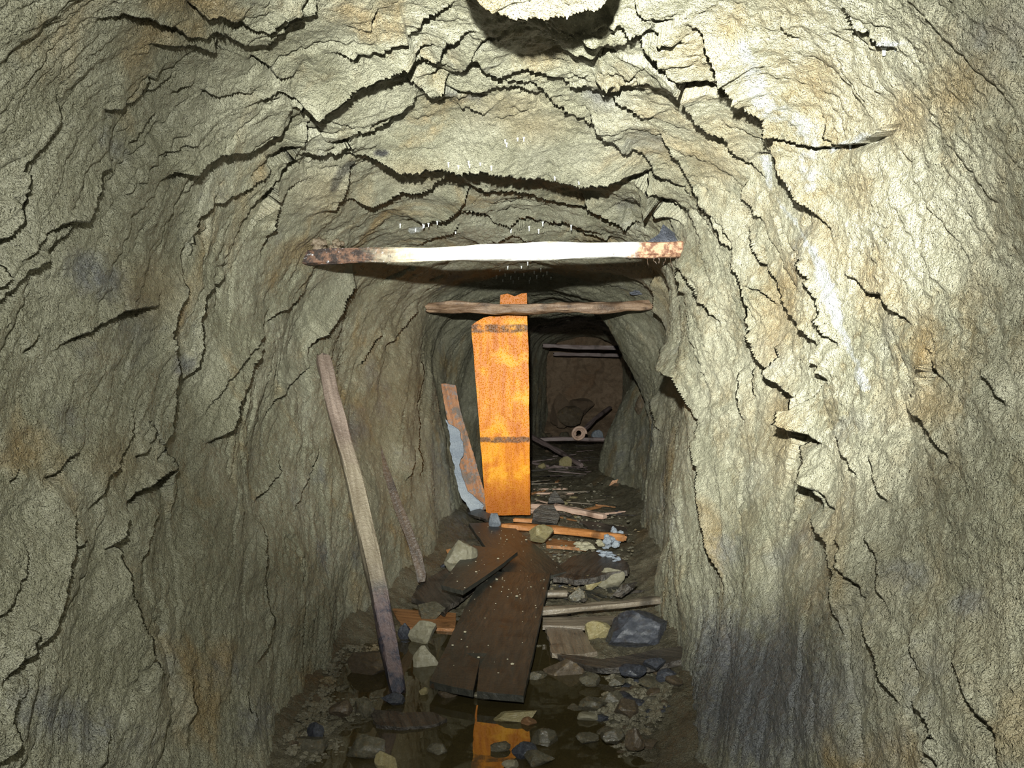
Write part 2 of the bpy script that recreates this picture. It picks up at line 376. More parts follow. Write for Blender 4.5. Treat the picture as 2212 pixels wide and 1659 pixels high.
# --------------------------------------------------------------- ledges and clefts, traced where they run in the rock
REG = {'A': (0,0,2.963), 'B': (0,540,2.963), 'C': (0,1099,2.963), 'D': (600,0,2.963), 'E': (1250,0,2.963),
       'F': (1512,540,2.963), 'G': (1512,1099,2.963), 'H': (1300,500,3.7036), 'I': (600,450,2.3284), 'P': (0,0,1)}
LEDGES = [
('A',.05,[(450,640),(430,700),(415,790),(330,920),(230,1070),(215,1180),(200,1320),(130,1450),(60,1560),(30,1659)]),
('A',.05,[(830,1060),(720,1130),(680,1240),(640,1330),(575,1410),(480,1500),(400,1550),(330,1659)]),
('A',.03,[(560,1410),(460,1410),(370,1440),(300,1500),(220,1600),(150,1659)]),
('A',.035,[(1060,450),(990,530),(930,620),(830,690),(740,720)]),
('A',.018,[(1140,500),(1060,560),(970,610)]),
('A',.05,[(700,160),(770,150),(820,130),(950,130),(1020,160),(1130,175),(1200,215),(1300,240),(1370,215),(1470,250),(1560,290),(1640,325),(1700,325)]),
('A',.05,[(1040,325),(1130,310),(1230,300),(1370,335),(1440,295)]),
('A',.055,[(1260,70),(1350,110),(1420,100),(1500,140),(1600,190),(1720,200),(1800,160),(1900,110),(1990,40),(2060,0)]),
('A',.055,[(1700,340),(1760,270),(1830,230),(1900,180),(1990,120),(2074,40)]),
('A',.014,[(1240,560),(1180,580),(1140,630)]),
('A',.018,[(1320,590),(1420,620),(1500,600),(1640,590)]),
('A',.022,[(1640,400),(1740,470),(1790,520),(1930,515)]),
('A',.022,[(1650,650),(1800,600),(1900,640),(2000,650)]),
('A',.06,[(1950,790),(1900,840),(1800,900),(1700,960),(1620,990),(1500,1000),(1430,1040),(1370,1080),(1300,1130),(1220,1150),(1180,1180)]),
('D',.10,[(150,820),(170,800),(330,720),(450,670),(540,600),(600,540),(700,490),(790,470),(890,430),(950,420)]),
('A',.05,[(2030,830),(1950,960),(1900,1050),(1830,1130),(1770,1210),(1800,1310),(1780,1400),(1770,1500),(1740,1640)]),
('A',.035,[(1810,1040),(1740,1120),(1630,1200),(1550,1250),(1450,1290),(1370,1340),(1310,1400),(1290,1500),(1270,1659)]),
('A',.012,[(1090,1025),(1190,960),(1290,935)]),
('A',.012,[(880,940),(960,840),(1040,740)]),
('A',.03,[(120,1270),(125,1380),(80,1490),(40,1600)]),
('B',.055,[(370,0),(300,80),(200,150),(130,240),(60,310),(0,380)]),
('B',.045,[(60,0),(30,120),(50,180),(0,270)]),
('B',.04,[(1050,290),(1000,360),(920,370),(780,400),(700,470),(590,510),(530,540),(460,620)]),
('B',.06,[(1280,0),(1260,150),(1240,270),(1180,340),(1150,430),(1130,520),(1140,640),(1160,760),(1170,900),(1150,1030),(1130,1130),(1100,1260),(1110,1400),(1040,1460),(940,1540),(910,1600),(900,1659)]),
('B',.04,[(1510,110),(1450,190),(1380,260),(1330,310),(1310,400),(1310,550),(1290,660),(1270,770),(1220,840)]),
('B',.045,[(1740,600),(1660,690),(1600,850),(1540,960),(1520,1080),(1480,1160),(1410,1210)]),
('B',.018,[(1750,380),(1690,540),(1620,640),(1540,740),(1450,850),(1400,950),(1330,1060)]),
('B',.018,[(2020,740),(1900,840),(1790,950),(1730,1060)]),
('B',.03,[(870,1000),(860,1200),(810,1340),(750,1420),(700,1460),(680,1560),(640,1640)]),
('B',.025,[(1000,1100),(990,1200),(960,1290),(920,1310)]),
('B',.03,[(540,1280),(440,1330),(400,1400),(360,1440)]),
('B',.02,[(300,530),(270,590),(220,640)]),
('B',.02,[(2000,250),(1900,340),(1800,400),(1750,450)]),
('B',.014,[(1810,1300),(1800,1420),(1700,1550),(1650,1590)]),
('B',.014,[(2070,1260),(2030,1400),(1970,1490),(1900,1659)]),
('B',.014,[(130,1400),(80,1480)]),
('C',.06,[(560,0),(510,90),(490,180),(480,260),(460,350),(450,450),(430,560),(410,660),(370,770),(300,890),(270,960)]),
('C',.02,[(550,190),(490,230)]),
('C',.055,[(920,0),(860,80),(830,140),(820,240),(830,350),(850,450),(850,530),(900,620),(920,720),(980,820),(1010,940),(1040,1030),(1100,1080)]),
('C',.025,[(830,140),(770,200),(730,260)]),
('C',.04,[(220,740),(225,850),(220,930),(160,990),(95,1050)]),
('C',.075,[(120,1120),(110,1200),(90,1350),(110,1480),(110,1560),(80,1640)]),
('C',.035,[(1660,0),(1700,180),(1700,320),(1720,450),(1740,600),(1760,750),(1740,860),(1710,960)]),
('C',.03,[(1010,0),(990,120),(970,250),(960,340)]),
('C',.03,[(1230,1050),(1240,1150),(1250,1240),(1280,1330)]),
('C',.03,[(715,1380),(690,1500),(685,1659)]),
('C',.02,[(170,220),(165,430),(130,500),(90,620),(0,720)]),
('C',.02,[(1600,1140),(1600,1240),(1660,1340)]),
('C',.015,[(180,1100),(140,1230)]),
('C',.02,[(100,920),(70,1000),(60,1050)]),
('D',.04,[(1110,90),(1000,150),(930,190),(900,250),(840,280),(760,300),(680,340),(600,380),(500,410),(400,400)]),
('D',.05,[(1240,270),(1080,310),(1040,370),(1000,390),(920,370),(850,400),(770,420),(680,470)]),
('D',.05,[(800,520),(870,560),(930,600),(990,640),(1060,600),(1090,570)]),
('D',.05,[(1100,530),(1190,470),(1240,420),(1280,430),(1330,480),(1420,500),(1560,480),(1700,500),(1800,530),(1880,570),(1960,590),(2010,620),(2074,640)]),
('D',.03,[(1060,630),(1130,600),(1200,610),(1330,600),(1430,570),(1560,600),(1640,630),(1740,680)]),
('D',.03,[(1400,530),(1560,545),(1680,590),(1730,620),(1760,700),(1830,760),(1940,820),(2000,860),(2074,910)]),
('D',.02,[(930,630),(860,680),(760,730),(640,790),(560,850)]),
('D',.05,[(880,770),(780,810),(690,850),(620,890),(540,890),(480,920),(460,960),(400,980),(300,980),(160,1010)]),
('D',.025,[(1160,760),(1220,740),(1270,770),(1330,800)]),
('D',.11,[(510,1110),(600,1070),(680,1065),(800,1070),(900,1060),(980,1050),(1040,1040),(1140,1070),(1250,1060),(1340,1060),(1440,1090),(1530,1100),(1640,1110),(1740,1140),(1830,1150),(1900,1170),(2000,1160),(2150,1170),(2300,1200),(2370,1230)]),
('D',.06,[(1140,1090),(1060,1140),(980,1190),(900,1230),(800,1240),(700,1290),(600,1320),(500,1360)]),
('D',.04,[(510,1110),(470,1160),(440,1240),(400,1320),(360,1390)]),
('D',.04,[(1200,1240),(1300,1220),(1400,1240),(1520,1240),(1650,1260),(1750,1290),(1900,1330),(2000,1370),(2074,1420)]),
('D',.045,[(1240,1270),(1170,1330),(1120,1380),(1040,1410),(950,1440),(880,1470)]),
('D',.035,[(1160,1440),(1200,1400),(1330,1385),(1400,1440),(1490,1470),(1560,1430),(1620,1415),(1700,1440),(1900,1450),(2000,1500),(2074,1540)]),
('D',.025,[(1260,1580),(1420,1550),(1500,1520),(1640,1570)]),
('D',.02,[(1180,1460),(1100,1510),(1000,1540),(900,1590)]),
('D',.02,[(580,200),(610,130),(640,110)]),
('D',.035,[(1700,215),(1800,205),(1900,190),(2074,190)]),
('D',.04,[(1730,270),(1870,240),(1990,250),(2074,270)]),
('D',.05,[(1790,340),(1900,350),(2074,380)]),
('E',.05,[(320,60),(390,130),(440,180),(440,240),(500,280),(580,310),(650,350)]),
('E',.04,[(0,240),(120,260),(250,290),(340,290)]),
('E',.035,[(170,190),(250,190),(340,235),(430,230)]),
('E',.08,[(300,320),(400,390),(490,430),(540,500),(610,560),(640,640),(690,710),(760,780),(850,850),(920,900),(950,980),(1000,1090),(1060,1160)]),
('E',.09,[(690,330),(780,400),(870,460),(940,540),(1010,600),(1070,680),(1150,750),(1210,880),(1250,1000),(1290,1120),(1340,1230),(1410,1330),(1460,1450)]),
('E',.045,[(1150,750),(1250,820),(1330,890),(1420,920),(1580,950)]),
('E',.03,[(760,270),(820,340),(880,420)]),
('E',.04,[(180,650),(260,710),(350,770),(420,820)]),
('E',.035,[(80,540),(140,565),(220,570)]),
('E',.04,[(0,590),(70,620),(150,640),(220,610),(280,570),(380,600)]),
('E',.03,[(0,360),(60,370),(150,390)]),
('E',.045,[(40,800),(110,870),(180,950),(280,1010),(380,1050),(480,1120),(570,1200),(680,1280)]),
('E',.05,[(500,960),(580,1030),(660,1120),(720,1220),(780,1300),(840,1400),(870,1480),(900,1560),(950,1659)]),
('E',.08,[(380,1210),(440,1270),(470,1350),(510,1450)]),
('E',.03,[(0,1100),(120,1110),(230,1100),(310,1160)]),
('E',.03,[(420,1240),(500,1280),(570,1320),(620,1360)]),
('E',.05,[(0,1320),(100,1370),(200,1430),(270,1480),(340,1490)]),
('E',.03,[(0,1480),(100,1520),(200,1560)]),
('E',.03,[(1060,1160),(1050,1270),(1100,1340),(1140,1420)]),
('E',.045,[(1640,0),(1670,80),(1740,190),(1820,250),(1900,310),(1970,350)]),
('E',.015,[(1290,150),(1330,220),(1380,280)]),
('E',.03,[(1530,760),(1580,880),(1640,930),(1740,920),(1870,880),(1990,790)]),
('H',.08,[(910,0),(950,120),(1010,250),(1070,350),(1120,450),(1130,560),(1140,700),(1170,830),(1230,930),(1280,1050),(1370,1140),(1440,1230),(1500,1340),(1490,1460),(1540,1570),(1600,1659)]),
('F',.08,[(580,970),(570,1060),(620,1180),(650,1260),(640,1360),(670,1470),(690,1600)]),
('G',.06,[(650,20),(710,60),(740,150),(790,220),(810,330),(820,420),(830,560),(820,650),(840,760)]),
('H',.045,[(1110,0),(1180,120),(1230,220),(1300,300),(1370,400),(1430,540),(1510,680),(1580,790),(1630,920)]),
('H',.015,[(1250,430),(1340,510),(1390,590)]),
('H',.045,[(1510,110),(1580,240),(1620,400),(1680,520),(1700,680),(1740,830),(1800,910)]),
('H',.03,[(1400,900),(1450,1010),(1480,1150),(1500,1290)]),
('H',.05,[(590,260),(650,300),(700,440),(760,520),(830,600),(860,740)]),
('H',.03,[(600,270),(640,420),(655,510)]),
('H',.04,[(380,360),(430,520),(480,660),(540,800)]),
('H',.08,[(460,780),(490,950),(540,1090),(600,1180),(630,1330),(660,1420),(700,1600)]),
('H',.04,[(630,900),(640,1050),(600,1170)]),
('H',.09,[(0,740),(60,860),(110,1020),(180,1160),(260,1290)]),
('H',.02,[(80,710),(200,880),(280,950),(370,1060),(410,1110)]),
('H',.02,[(90,920),(170,1020),(240,1150),(330,1250),(390,1330)]),
('H',.03,[(390,1330),(400,1460),(430,1600)]),
('H',.04,[(1640,1040),(1690,1120),(1720,1170)]),
('H',.02,[(1070,1080),(1090,1250),(1080,1400),(1130,1530)]),
('H',.018,[(1200,1070),(1210,1330)]),
('F',.03,[(920,150),(1000,210),(1080,270),(1160,300),(1220,370),(1300,460)]),
('F',.04,[(1400,650),(1450,740),(1410,800),(1340,1000),(1350,1050),(1420,1090),(1480,1190),(1560,1340)]),
('F',.03,[(1060,1290),(1080,1390),(1120,1490),(1170,1600)]),
('F',.03,[(1820,740),(1830,820),(1900,880),(1950,980)]),
('F',.02,[(840,1180),(900,1300),(990,1420)]),
('F',.02,[(680,1440),(760,1540),(850,1650)]),
('G',.05,[(990,590),(1020,700),(1070,840),(1120,970),(1170,1090),(1220,1210)]),
('G',.03,[(870,150),(900,260),(910,400),(960,460),(1010,500),(1000,600)]),
('G',.03,[(1030,150),(1080,250),(1130,310),(1150,450),(1160,600)]),
('G',.03,[(1360,1120),(1370,1250),(1430,1350),(1470,1450),(1440,1560),(1480,1640)]),
('G',.015,[(1380,780),(1390,950),(1400,1060)]),
('G',.025,[(1640,880),(1680,1080),(1740,1300),(1860,1450),(1840,1560),(1780,1659)]),
('P',.07,[(1489,932),(1495,1020),(1510,1100),(1520,1180),(1526,1250)]),
('I',.06,[(440,330),(390,400),(330,500),(280,590),(240,660),(235,710)]),
('I',.03,[(740,500),(680,570),(620,640),(570,690)]),
('I',.02,[(735,740),(740,850),(710,990),(720,1090)]),
('I',.02,[(540,620),(460,720),(430,800)]),
('I',.018,[(700,1200),(660,1370)]),
('I',.02,[(730,1050),(715,1200),(750,1350)]),
]
# the slab that hangs from the roof near the entrance
SLAB = [('D',.20,[(1020,-60),(1250,0),(1320,60),(1380,90),(1490,135),(1600,130),(1700,150),(1850,130),(2074,95),(2170,78),(2200,40)])]

def project(P):
    y = np.maximum(P[..., 1], .05)
    return np.stack([CX+P[..., 0]*F/y, CY-(P[..., 2]-H)*F/y], -1)

Ps = P0[sub]; Ns = NRM[sub]; ls = low[sub]; Us = U[sub]; Vs = V[sub]
front = Vs > .7
def to_surface(pts, a):
    q = project(Ps+Ns*(ls+a)[..., None])
    out = []
    for px, py in pts:
        d = (q[..., 0]-px)**2+(q[..., 1]-py)**2
        d = np.where(front, d, 1e12)
        k = np.argsort(d.ravel())[:4]
        ww = 1/(np.sqrt(d.ravel()[k])+1.)
        # keep to one sheet of the surface
        u0, v0 = Us.ravel()[k[0]], Vs.ravel()[k[0]]
        ok = (abs(Us.ravel()[k]-u0) < .12) & (abs(Vs.ravel()[k]-v0) < .25)
        ww = ww*ok
        out.append((float((Us.ravel()[k]*ww).sum()/ww.sum()), float((Vs.ravel()[k]*ww).sum()/ww.sum())))
    return out

jag = .0065*perlin(X*8, Yg*8, Z*8)+.0022*perlin(X*22, Yg*22, Z*22)+.0005*perlin(X*60, Yg*60, Z*60)
du = ARC/(NS-1)
def keep_near(px, uv):
    def d(i, j): return math.hypot(uv[i][0]-uv[j][0], uv[i][1]-uv[j][1]), math.hypot(px[i][0]-px[j][0], px[i][1]-px[j][1])*uv[i][1]/F
    out = []; n = len(uv)
    for i in range(n):
        nb = [j for j in (i-1, i+1) if 0 <= j < n]
        ok = sum(1 for j in nb if d(i, j)[0] < 4.5*d(i, j)[1]+.04)
        if ok: out.append(uv[i])
    return out
crown = ARC*.5
ledge = np.zeros((NY, NS), np.float32)
def cut_ledge(uv, a, reach, groove=1.):
    global ledge
    uv = np.array(uv)
    pad = reach*3.0
    j0 = max(0, int((uv[:, 0].min()-pad)/du)); j1 = min(NS, int((uv[:, 0].max()+pad)/du)+2)
    i0 = np.searchsorted(Yv, uv[:, 1].min()-pad); i1 = min(NY, np.searchsorted(Yv, uv[:, 1].max()+pad)+1)
    if i1 <= i0+1 or j1 <= j0+1: return
    u = U[i0:i1, j0:j1]; v = V[i0:i1, j0:j1]
    seglen = np.linalg.norm(np.diff(uv, axis=0), axis=1); tot = seglen.sum()+1e-6; acc = 0
    best = np.full(u.shape, 1e9); sgn = np.ones(u.shape); par = np.zeros(u.shape)
    for (a0, b0), L in zip(zip(uv[:-1], uv[1:]), seglen):
        if L < 1e-5: continue
        t = (b0-a0)/L
        n = np.array([-t[1], t[0]])
        g = np.array([.45*np.sign(crown-a0[0])*min(1, abs(crown-a0[0])/.6), -1.])
        if n@g < 0: n = -n
        ru = u-a0[0]; rv = v-a0[1]
        al = np.clip(ru*t[0]+rv*t[1], 0, L)
        ex = ru-al*t[0]; ey = rv-al*t[1]
        d = np.sqrt(ex*ex+ey*ey)
        sd = ru*n[0]+rv*n[1]
        m = d < best
        best = np.where(m, d, best); sgn = np.where(m, np.sign(sd)+(sd == 0), sgn); par = np.where(m, (acc+al)/tot, par)
        acc += L
    d = best*sgn+jag[i0:i1, j0:j1]
    fade = sstep(0, .16, par)*sstep(1.0, .84, par)*.85+.15
    # nothing carries past the two ends
    end = np.minimum(np.hypot(u-uv[0, 0], v-uv[0, 1]), np.hypot(u-uv[-1, 0], v-uv[-1, 1]))
    off_end = ((par <= 1e-4) | (par >= 1-1e-4))
    fade = np.where(off_end, .15*np.exp(-end/(.3*reach)), fade)
    up = np.exp(-np.clip(d, 0, None)/reach)
    gw = .010+.10*a
    dn = -.30*np.exp(np.clip(d, None, 0)/(reach*.5))-groove*(.75+.007/a)*np.exp(-((d+.3*gw)/gw)**2)
    ledge[i0:i1, j0:j1] += (fade*a*np.where(d > 0, up, dn)).astype(np.float32)

slab_px = [(600+x/2.963, y/2.963) for x, y in SLAB[0][2]]
ledge_px = []
for reg, a, pts in LEDGES:
    ox, oy, sc_ = REG[reg]
    ledge_px.append((a, [(ox+x/sc_, oy+y/sc_) for x, y in pts]))
kk = {}
slab_uv = to_surface(slab_px, .175)
for turn in range(3):
    old = ledge; ledge = np.zeros((NY, NS), np.float32)
    for li, (a, px) in enumerate(ledge_px):
        uv = keep_near(px, to_surface(px, (a*.8 if turn == 0 else a*.85*kk[li])))
        if len(uv) < 2: kk[li] = 1.; continue
        ym = sum(v for _, v in uv)/len(uv)
        k = min(1.45, max(.54, ym/3.0))                # near clefts are the finer ones
        kk[li] = k
        cut_ledge(uv, a*k, (.05+.9*a)*k)
    cut_ledge(slab_uv, .17, .30, .2)
    if turn < 2:
        b_ = ledge.astype(np.float64)
        for ax, n_ in ((0, 19), (1, 27), (0, 13), (1, 19)):
            c_ = np.cumsum(np.concatenate([np.zeros_like(np.take(b_, [0], ax)), np.concatenate([np.repeat(np.take(b_, [0], ax), n_//2, ax), b_, np.repeat(np.take(b_, [-1], ax), n_//2, ax)], ax)], ax), ax)
            L_ = b_.shape[ax]
            b_ = (np.take(c_, range(n_, n_+L_), ax)-np.take(c_, range(0, L_), ax))/n_
        ls = low[sub]+b_[sub].astype(np.float32)

# the finer bedding everywhere
wn = w*1.0+.12*perlin(X*1.9, Yg*1.9, Z*1.9)+.022*perlin(X*6+9, Yg*6, Z*6)+.006*perlin(X*20, Yg*20+4, Z*20)
def saw(t):
    f = t-np.floor(t); return np.where(f < .93, f/.93, (1-f)/.07)
amp1 = sstep(-.05, .55, perlin(X*1.7-8, Yg*1.7, Z*1.7+2))
amp2 = sstep(-.1, .6, perlin(X*3.4+4, Yg*3.4, Z*3.4-3))
fine = .011*amp1*(saw(wn/.23)-.5)+.006*amp2*(saw(wn/.085+.3)-.5)
fine += .0045*(saw(wn/.034+.6*perlin(X*5, Yg*5, Z*5))-.5)*amp1
fine += .010*perlin(X*7, w*3.6, Z*5)+.0075*perlin(X*15, w*8, Z*12)+.0046*perlin(X*36, w*19, Z*28)
fine += .0024*perlin(X*80, Yg*50, Z*80)
for sw, sa, wd_, dp_, o_ in ((5.2, 1.5, .035, .013, 0.), (9.5, 2.6, .045, .008, 31.), (17., 5.0, .06, .005, 57.)):
    cr_ = perlin(wn*sw+o_, U*sa+o_, np.float32(o_))+.10*perlin(X*30+o_, Yg*30, Z*30)
    on = sstep(-.05, .45, perlin(X*2.3+o_, Yg*2.3, Z*2.3-o_))
    fine -= (dp_*on*np.exp(-(cr_/wd_)**2)+dp_*.45*on*np.tanh(cr_/.12)).astype(np.float32)
# the rock leaf on the right wall further in, with its thin lower edge
D = low+ledge+fine

# ---- keep the roof clear of the camera and ends calm
D *= sstep(-1.5, .3, Yg)*.7+.3
P = P0+NRM*D[..., None]

# masks: mineral colours and dark streaks of the rock, each with its own shape
Q = project(P)
qx, qy = Q[..., 0], Q[..., 1]
ncol = perlin(X*6, Yg*6, Z*6)*26+perlin(X*17, Yg*17, Z*17)*12
slate = np.zeros((NY, NS), np.float32); calc = np.zeros_like(slate); och = np.zeros_like(slate); cream = np.zeros_like(slate); dark_streak = np.zeros_like(slate)
vis = Yg > .7
def blob(arr, x, y, rx, ry, v=1., ang=0.):
    dx, dy = qx-x, qy-y
    ca, sa = math.cos(ang), math.sin(ang)
    e = np.sqrt(((dx*ca+dy*sa)/rx)**2+((-dx*sa+dy*ca)/ry)**2)+ncol/ (rx+ry)*1.2
    np.maximum(arr, (v*sstep(1.7, .15, e)*vis).astype(np.float32), out=arr)
for b in [(1640,1500,220,200,1.,0),(1800,1600,200,90,.5,0),(1590,1390,90,120,.6,0),(1990,1470,110,110,.45,0),(2090,1300,60,42,.8,0),(1590,1180,60,50,.6,0),(1960,1240,70,45,.7,0),
          (240,300,70,40,.5,.9),(205,600,95,55,.65,.5),(150,920,95,60,.5,.7),(150,1560,150,75,.65,.3),(330,1380,60,120,.4,-.6),(180,760,40,30,.5,0),
          (1365,950,75,120,.45,.2),(1400,1130,60,60,.5,0),(1360,450,30,50,.5,0),(820,330,20,7,.6,0),(560,1560,110,60,.5,0),(480,1450,70,60,.5,0),(960,1010,40,60,.35,0),
          (1840,920,60,40,.6,-.4),(2150,1000,50,70,.35,0),(400,790,30,35,.6,0),(1000,130,40,30,.3,0),(1620,1050,40,60,.4,0)]:
    blob(slate, *b)
for b in [(1960,250,50,60,.7,0),(1760,180,45,60,.6,0),(1800,520,40,90,.5,-.5),(1900,620,50,80,.55,0),(2000,760,25,60,.8,.2),(1690,660,45,110,.6,.2),(1690,930,35,90,.6,0),
          (2010,880,60,40,.6,0),(1550,330,60,60,.4,0),(1100,240,90,40,.35,0),(1500,120,60,50,.45,0),(1580,60,40,50,.5,0),(660,540,45,30,.7,0),(2060,200,60,60,.5,0),(900,380,70,30,.3,0),
          (330,620,60,60,.4,0),(250,1000,60,60,.3,0),(1860,420,50,50,.4,0),(1150,270,80,35,.4,0),(830,880,120,230,.35,.1),(700,420,60,60,.35,0)]:
    blob(och, *b)
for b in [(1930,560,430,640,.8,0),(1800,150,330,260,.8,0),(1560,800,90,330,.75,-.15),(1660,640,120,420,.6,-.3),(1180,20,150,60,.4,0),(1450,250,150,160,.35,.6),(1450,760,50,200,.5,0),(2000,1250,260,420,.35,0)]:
    blob(cream, *b)  # pale flowstone, and lamp brightness painted into the buttress and right wall
def streak(arr, pts, wd, v=1.):
    pts = np.array(pts, float)
    best = np.full(qx.shape, 1e6, np.float32)
    m = (qx > pts[:, 0].min()-80) & (qx < pts[:, 0].max()+80) & (qy > pts[:, 1].min()-80) & (qy < pts[:, 1].max()+80) & vis
    x = qx[m]; y = qy[m]; bb = np.full(x.shape, 1e6)
    for a, b in zip(pts[:-1], pts[1:]):
        t = b-a; L2 = t@t
        al = np.clip(((x-a[0])*t[0]+(y-a[1])*t[1])/L2, 0, 1)
        bb = np.minimum(bb, np.hypot(x-a[0]-al*t[0], y-a[1]-al*t[1]))
    val = v*sstep(wd*1.4, wd*.4, bb+ncol[m]*.35)
    arr[m] = np.maximum(arr[m], val)
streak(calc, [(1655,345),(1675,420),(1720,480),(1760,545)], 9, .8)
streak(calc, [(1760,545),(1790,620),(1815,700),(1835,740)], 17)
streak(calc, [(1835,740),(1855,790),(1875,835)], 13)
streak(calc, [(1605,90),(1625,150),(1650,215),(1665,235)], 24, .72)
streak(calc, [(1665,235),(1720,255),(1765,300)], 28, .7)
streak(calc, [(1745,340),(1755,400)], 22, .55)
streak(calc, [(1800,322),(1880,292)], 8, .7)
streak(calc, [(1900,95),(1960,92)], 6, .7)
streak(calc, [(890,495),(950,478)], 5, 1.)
streak(dark_streak, [(720,410),(735,375),(760,355)], 9, .75)  # near-black streaks at the left of the roof
streak(dark_streak, [(815,330),(830,331)], 5, .9)

# the flowstone skin of the right wall is beaded
bead = cream*(.017*np.abs(perlin(X*14, Yg*12, Z*14))+.009*np.abs(perlin(X*31, Yg*31, Z*31+5)))+.004*np.abs(perlin(X*44, Yg*44, Z*44))
P = P+NRM*bead[..., None]
# normals of the whole tunnel, so the shells meet without a seam
tu = np.gradient(P, axis=1); tv = np.gradient(P, axis=0)
VN = np.cross(tv, tu); VN /= np.linalg.norm(VN, axis=2, keepdims=True)+1e-12
s_ = np.sign((VN*NRM).sum(2)); s_[s_ == 0] = 1
flipped = float(np.mean(s_)) < 0
if flipped: VN = -VN

jl, jr = int(NS*.355), int(NS*.645)
def shell(name, j0, j1):
    me = grid_mesh(name, P[:, j0:j1], True, flip=False, normals=VN[:, j0:j1])
    if not flipped:
        pass
    for nm, arr in (('slate', slate), ('calcite', calc), ('ochre', och), ('cream', cream), ('dark_streak', dark_streak)):
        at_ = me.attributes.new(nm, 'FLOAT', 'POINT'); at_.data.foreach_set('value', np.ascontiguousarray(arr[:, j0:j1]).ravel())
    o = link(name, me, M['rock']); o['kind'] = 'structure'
    return o
wl = shell('wall_left', 0, jl+1); tag(wl, 'grey-olive layered rock wall on the left of the tunnel')
ce = shell('ceiling', jl, jr+1); tag(ce, 'arched rock roof with dark bedding ledges')
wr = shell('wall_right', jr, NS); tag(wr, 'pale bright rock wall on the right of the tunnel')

FP = P.reshape(-1, 3); FQ = Q.reshape(-1, 2); FV = (Yg.ravel() > .7)
def rock_hit(px, py, r=7):
    """point of the rock surface seen at a pixel"""
    m = (abs(FQ[:, 0]-px) < r) & (abs(FQ[:, 1]-py) < r) & FV
    k = np.nonzero(m)[0]
    if len(k) == 0: return rock_hit(px, py, r*2)
    y0 = FP[k, 1].min()
    k = k[FP[k, 1] < y0+.12]
    d = (FQ[k, 0]-px)**2+(FQ[k, 1]-py)**2
    return Vector([float(c) for c in FP[k[np.argmin(d)]]])

# ------------------------------------------------------------------ floor
FB_Y = np.array([-1.5, 2.2, 3.4, 4.1, 4.6, 5.2, 6.0, 7.0, 9.0, 11., 13.5, 15])
FB_Z = np.array([-.05,-.05,-.045,-.01,.045,.09,.16,.19,.235,.27,.33,.34])
def floor_parts(x, y):
    y = np.asarray(y, float); x = np.asarray(x, float)
    b = np.interp(y, FB_Y, FB_Z)
    xl = np.interp(y, KY, KP[:, 60, 0]); xr = np.interp(y, KY, KP[:, NS-61, 0])
    e = np.minimum(x-xl, xr-x)
    bank = .07*sstep(.10, -.10, e)
    pool = sstep(4.4, 3.6, y)
    # shingle banks along the right and left of the pool
    bank = bank+pool*(.060*sstep(.10, .42, x)*sstep(3.4, 2.9, y)*sstep(1.9, 2.5, y)+.040*sstep(-.28, -.52, x))
    bank = bank+pool*.05*sstep(.05, .4, x)*sstep(3.05, 3.5, y)
    return b+bank
def floor_z(x, y):
    z = floor_parts(x, y)
    x = np.asarray(x, np.float32); y = np.asarray(y, np.float32)
    return z+.030*perlin(x*3.1, y*3.1, .5)+.016*perlin(x*8, y*8, 2.5)+.010*perlin(x*19, y*19, 7.5)
fx = np.linspace(-1.05, 1.9, 330); fy = np.concatenate([np.linspace(-1.4, 1.6, 30, endpoint=False), np.geomspace(1.6, 14.2, 560)])
FX, FY = np.meshgrid(fx, fy)
FZ = floor_z(FX, FY)+.007*perlin(FX*45, FY*45, 1.5)+.004*perlin(FX*95, FY*95, 4.5)
fl = link('floor', grid_mesh('floor', np.stack([FX, FY, FZ], -1), True, flip=True), M['floor'])
tag(fl, 'muddy stony tunnel floor', kind='structure')
def fz(x, y): return float(floor_z(np.array([x]), np.array([y]))[0])

# end of the tunnel: a face of brown soil
ex = np.linspace(-.3, 2.3, 200); ez = np.linspace(-.1, 2.2, 180)
EX, EZ = np.meshgrid(ex, ez)
EY = 13.25+.12*perlin(EX*1.8, EZ*1.8, 3.1)+.06*perlin(EX*5, EZ*5, 1.1)+.03*perlin(EX*14, EZ*14, 6.1)-.55*sstep(.75, .2, EZ)
wb = link('wall_back', grid_mesh('wall_back', np.stack([EX, EY, EZ], -1), True, flip=False), M['soil'])
tag(wb, 'brown soil face closing the far end of the tunnel', kind='structure')

# ------------------------------------------------------------------ water
def puddle():
    bm = bmesh.new()
    ring = []
    for y in np.linspace(1.2, 4.75, 40):
        xl = float(np.interp(y, KY, KP[:, 75, 0]))-.08
        ring.append((xl, y, 0))
    for y in np.linspace(4.75, 1.2, 40):
        xr = float(np.interp(y, KY, KP[:, NS-76, 0]))+.08
        ring.append((xr, y, 0))
    f = bm.faces.new([bm.verts.new(p) for p in ring]); f.normal_update()
    if f.normal.z < 0: f.normal_flip()
    me = bpy.data.meshes.new('water_pool'); bm.to_mesh(me); bm.free()
    o = link('water_pool', me, M['water'])
    return tag(o, 'still murky brown pool of water on the tunnel floor mirroring the orange board', 'water')
puddle()

# ------------------------------------------------------------------ timber
def frame(xaxis, zhint, origin):
    x = Vector(xaxis).normalized(); z = Vector(zhint)
    z = (z-x*z.dot(x)).normalized(); y = z.cross(x)
    m = Matrix((x, y, z)).transposed().to_4x4(); m.translation = origin
    return m

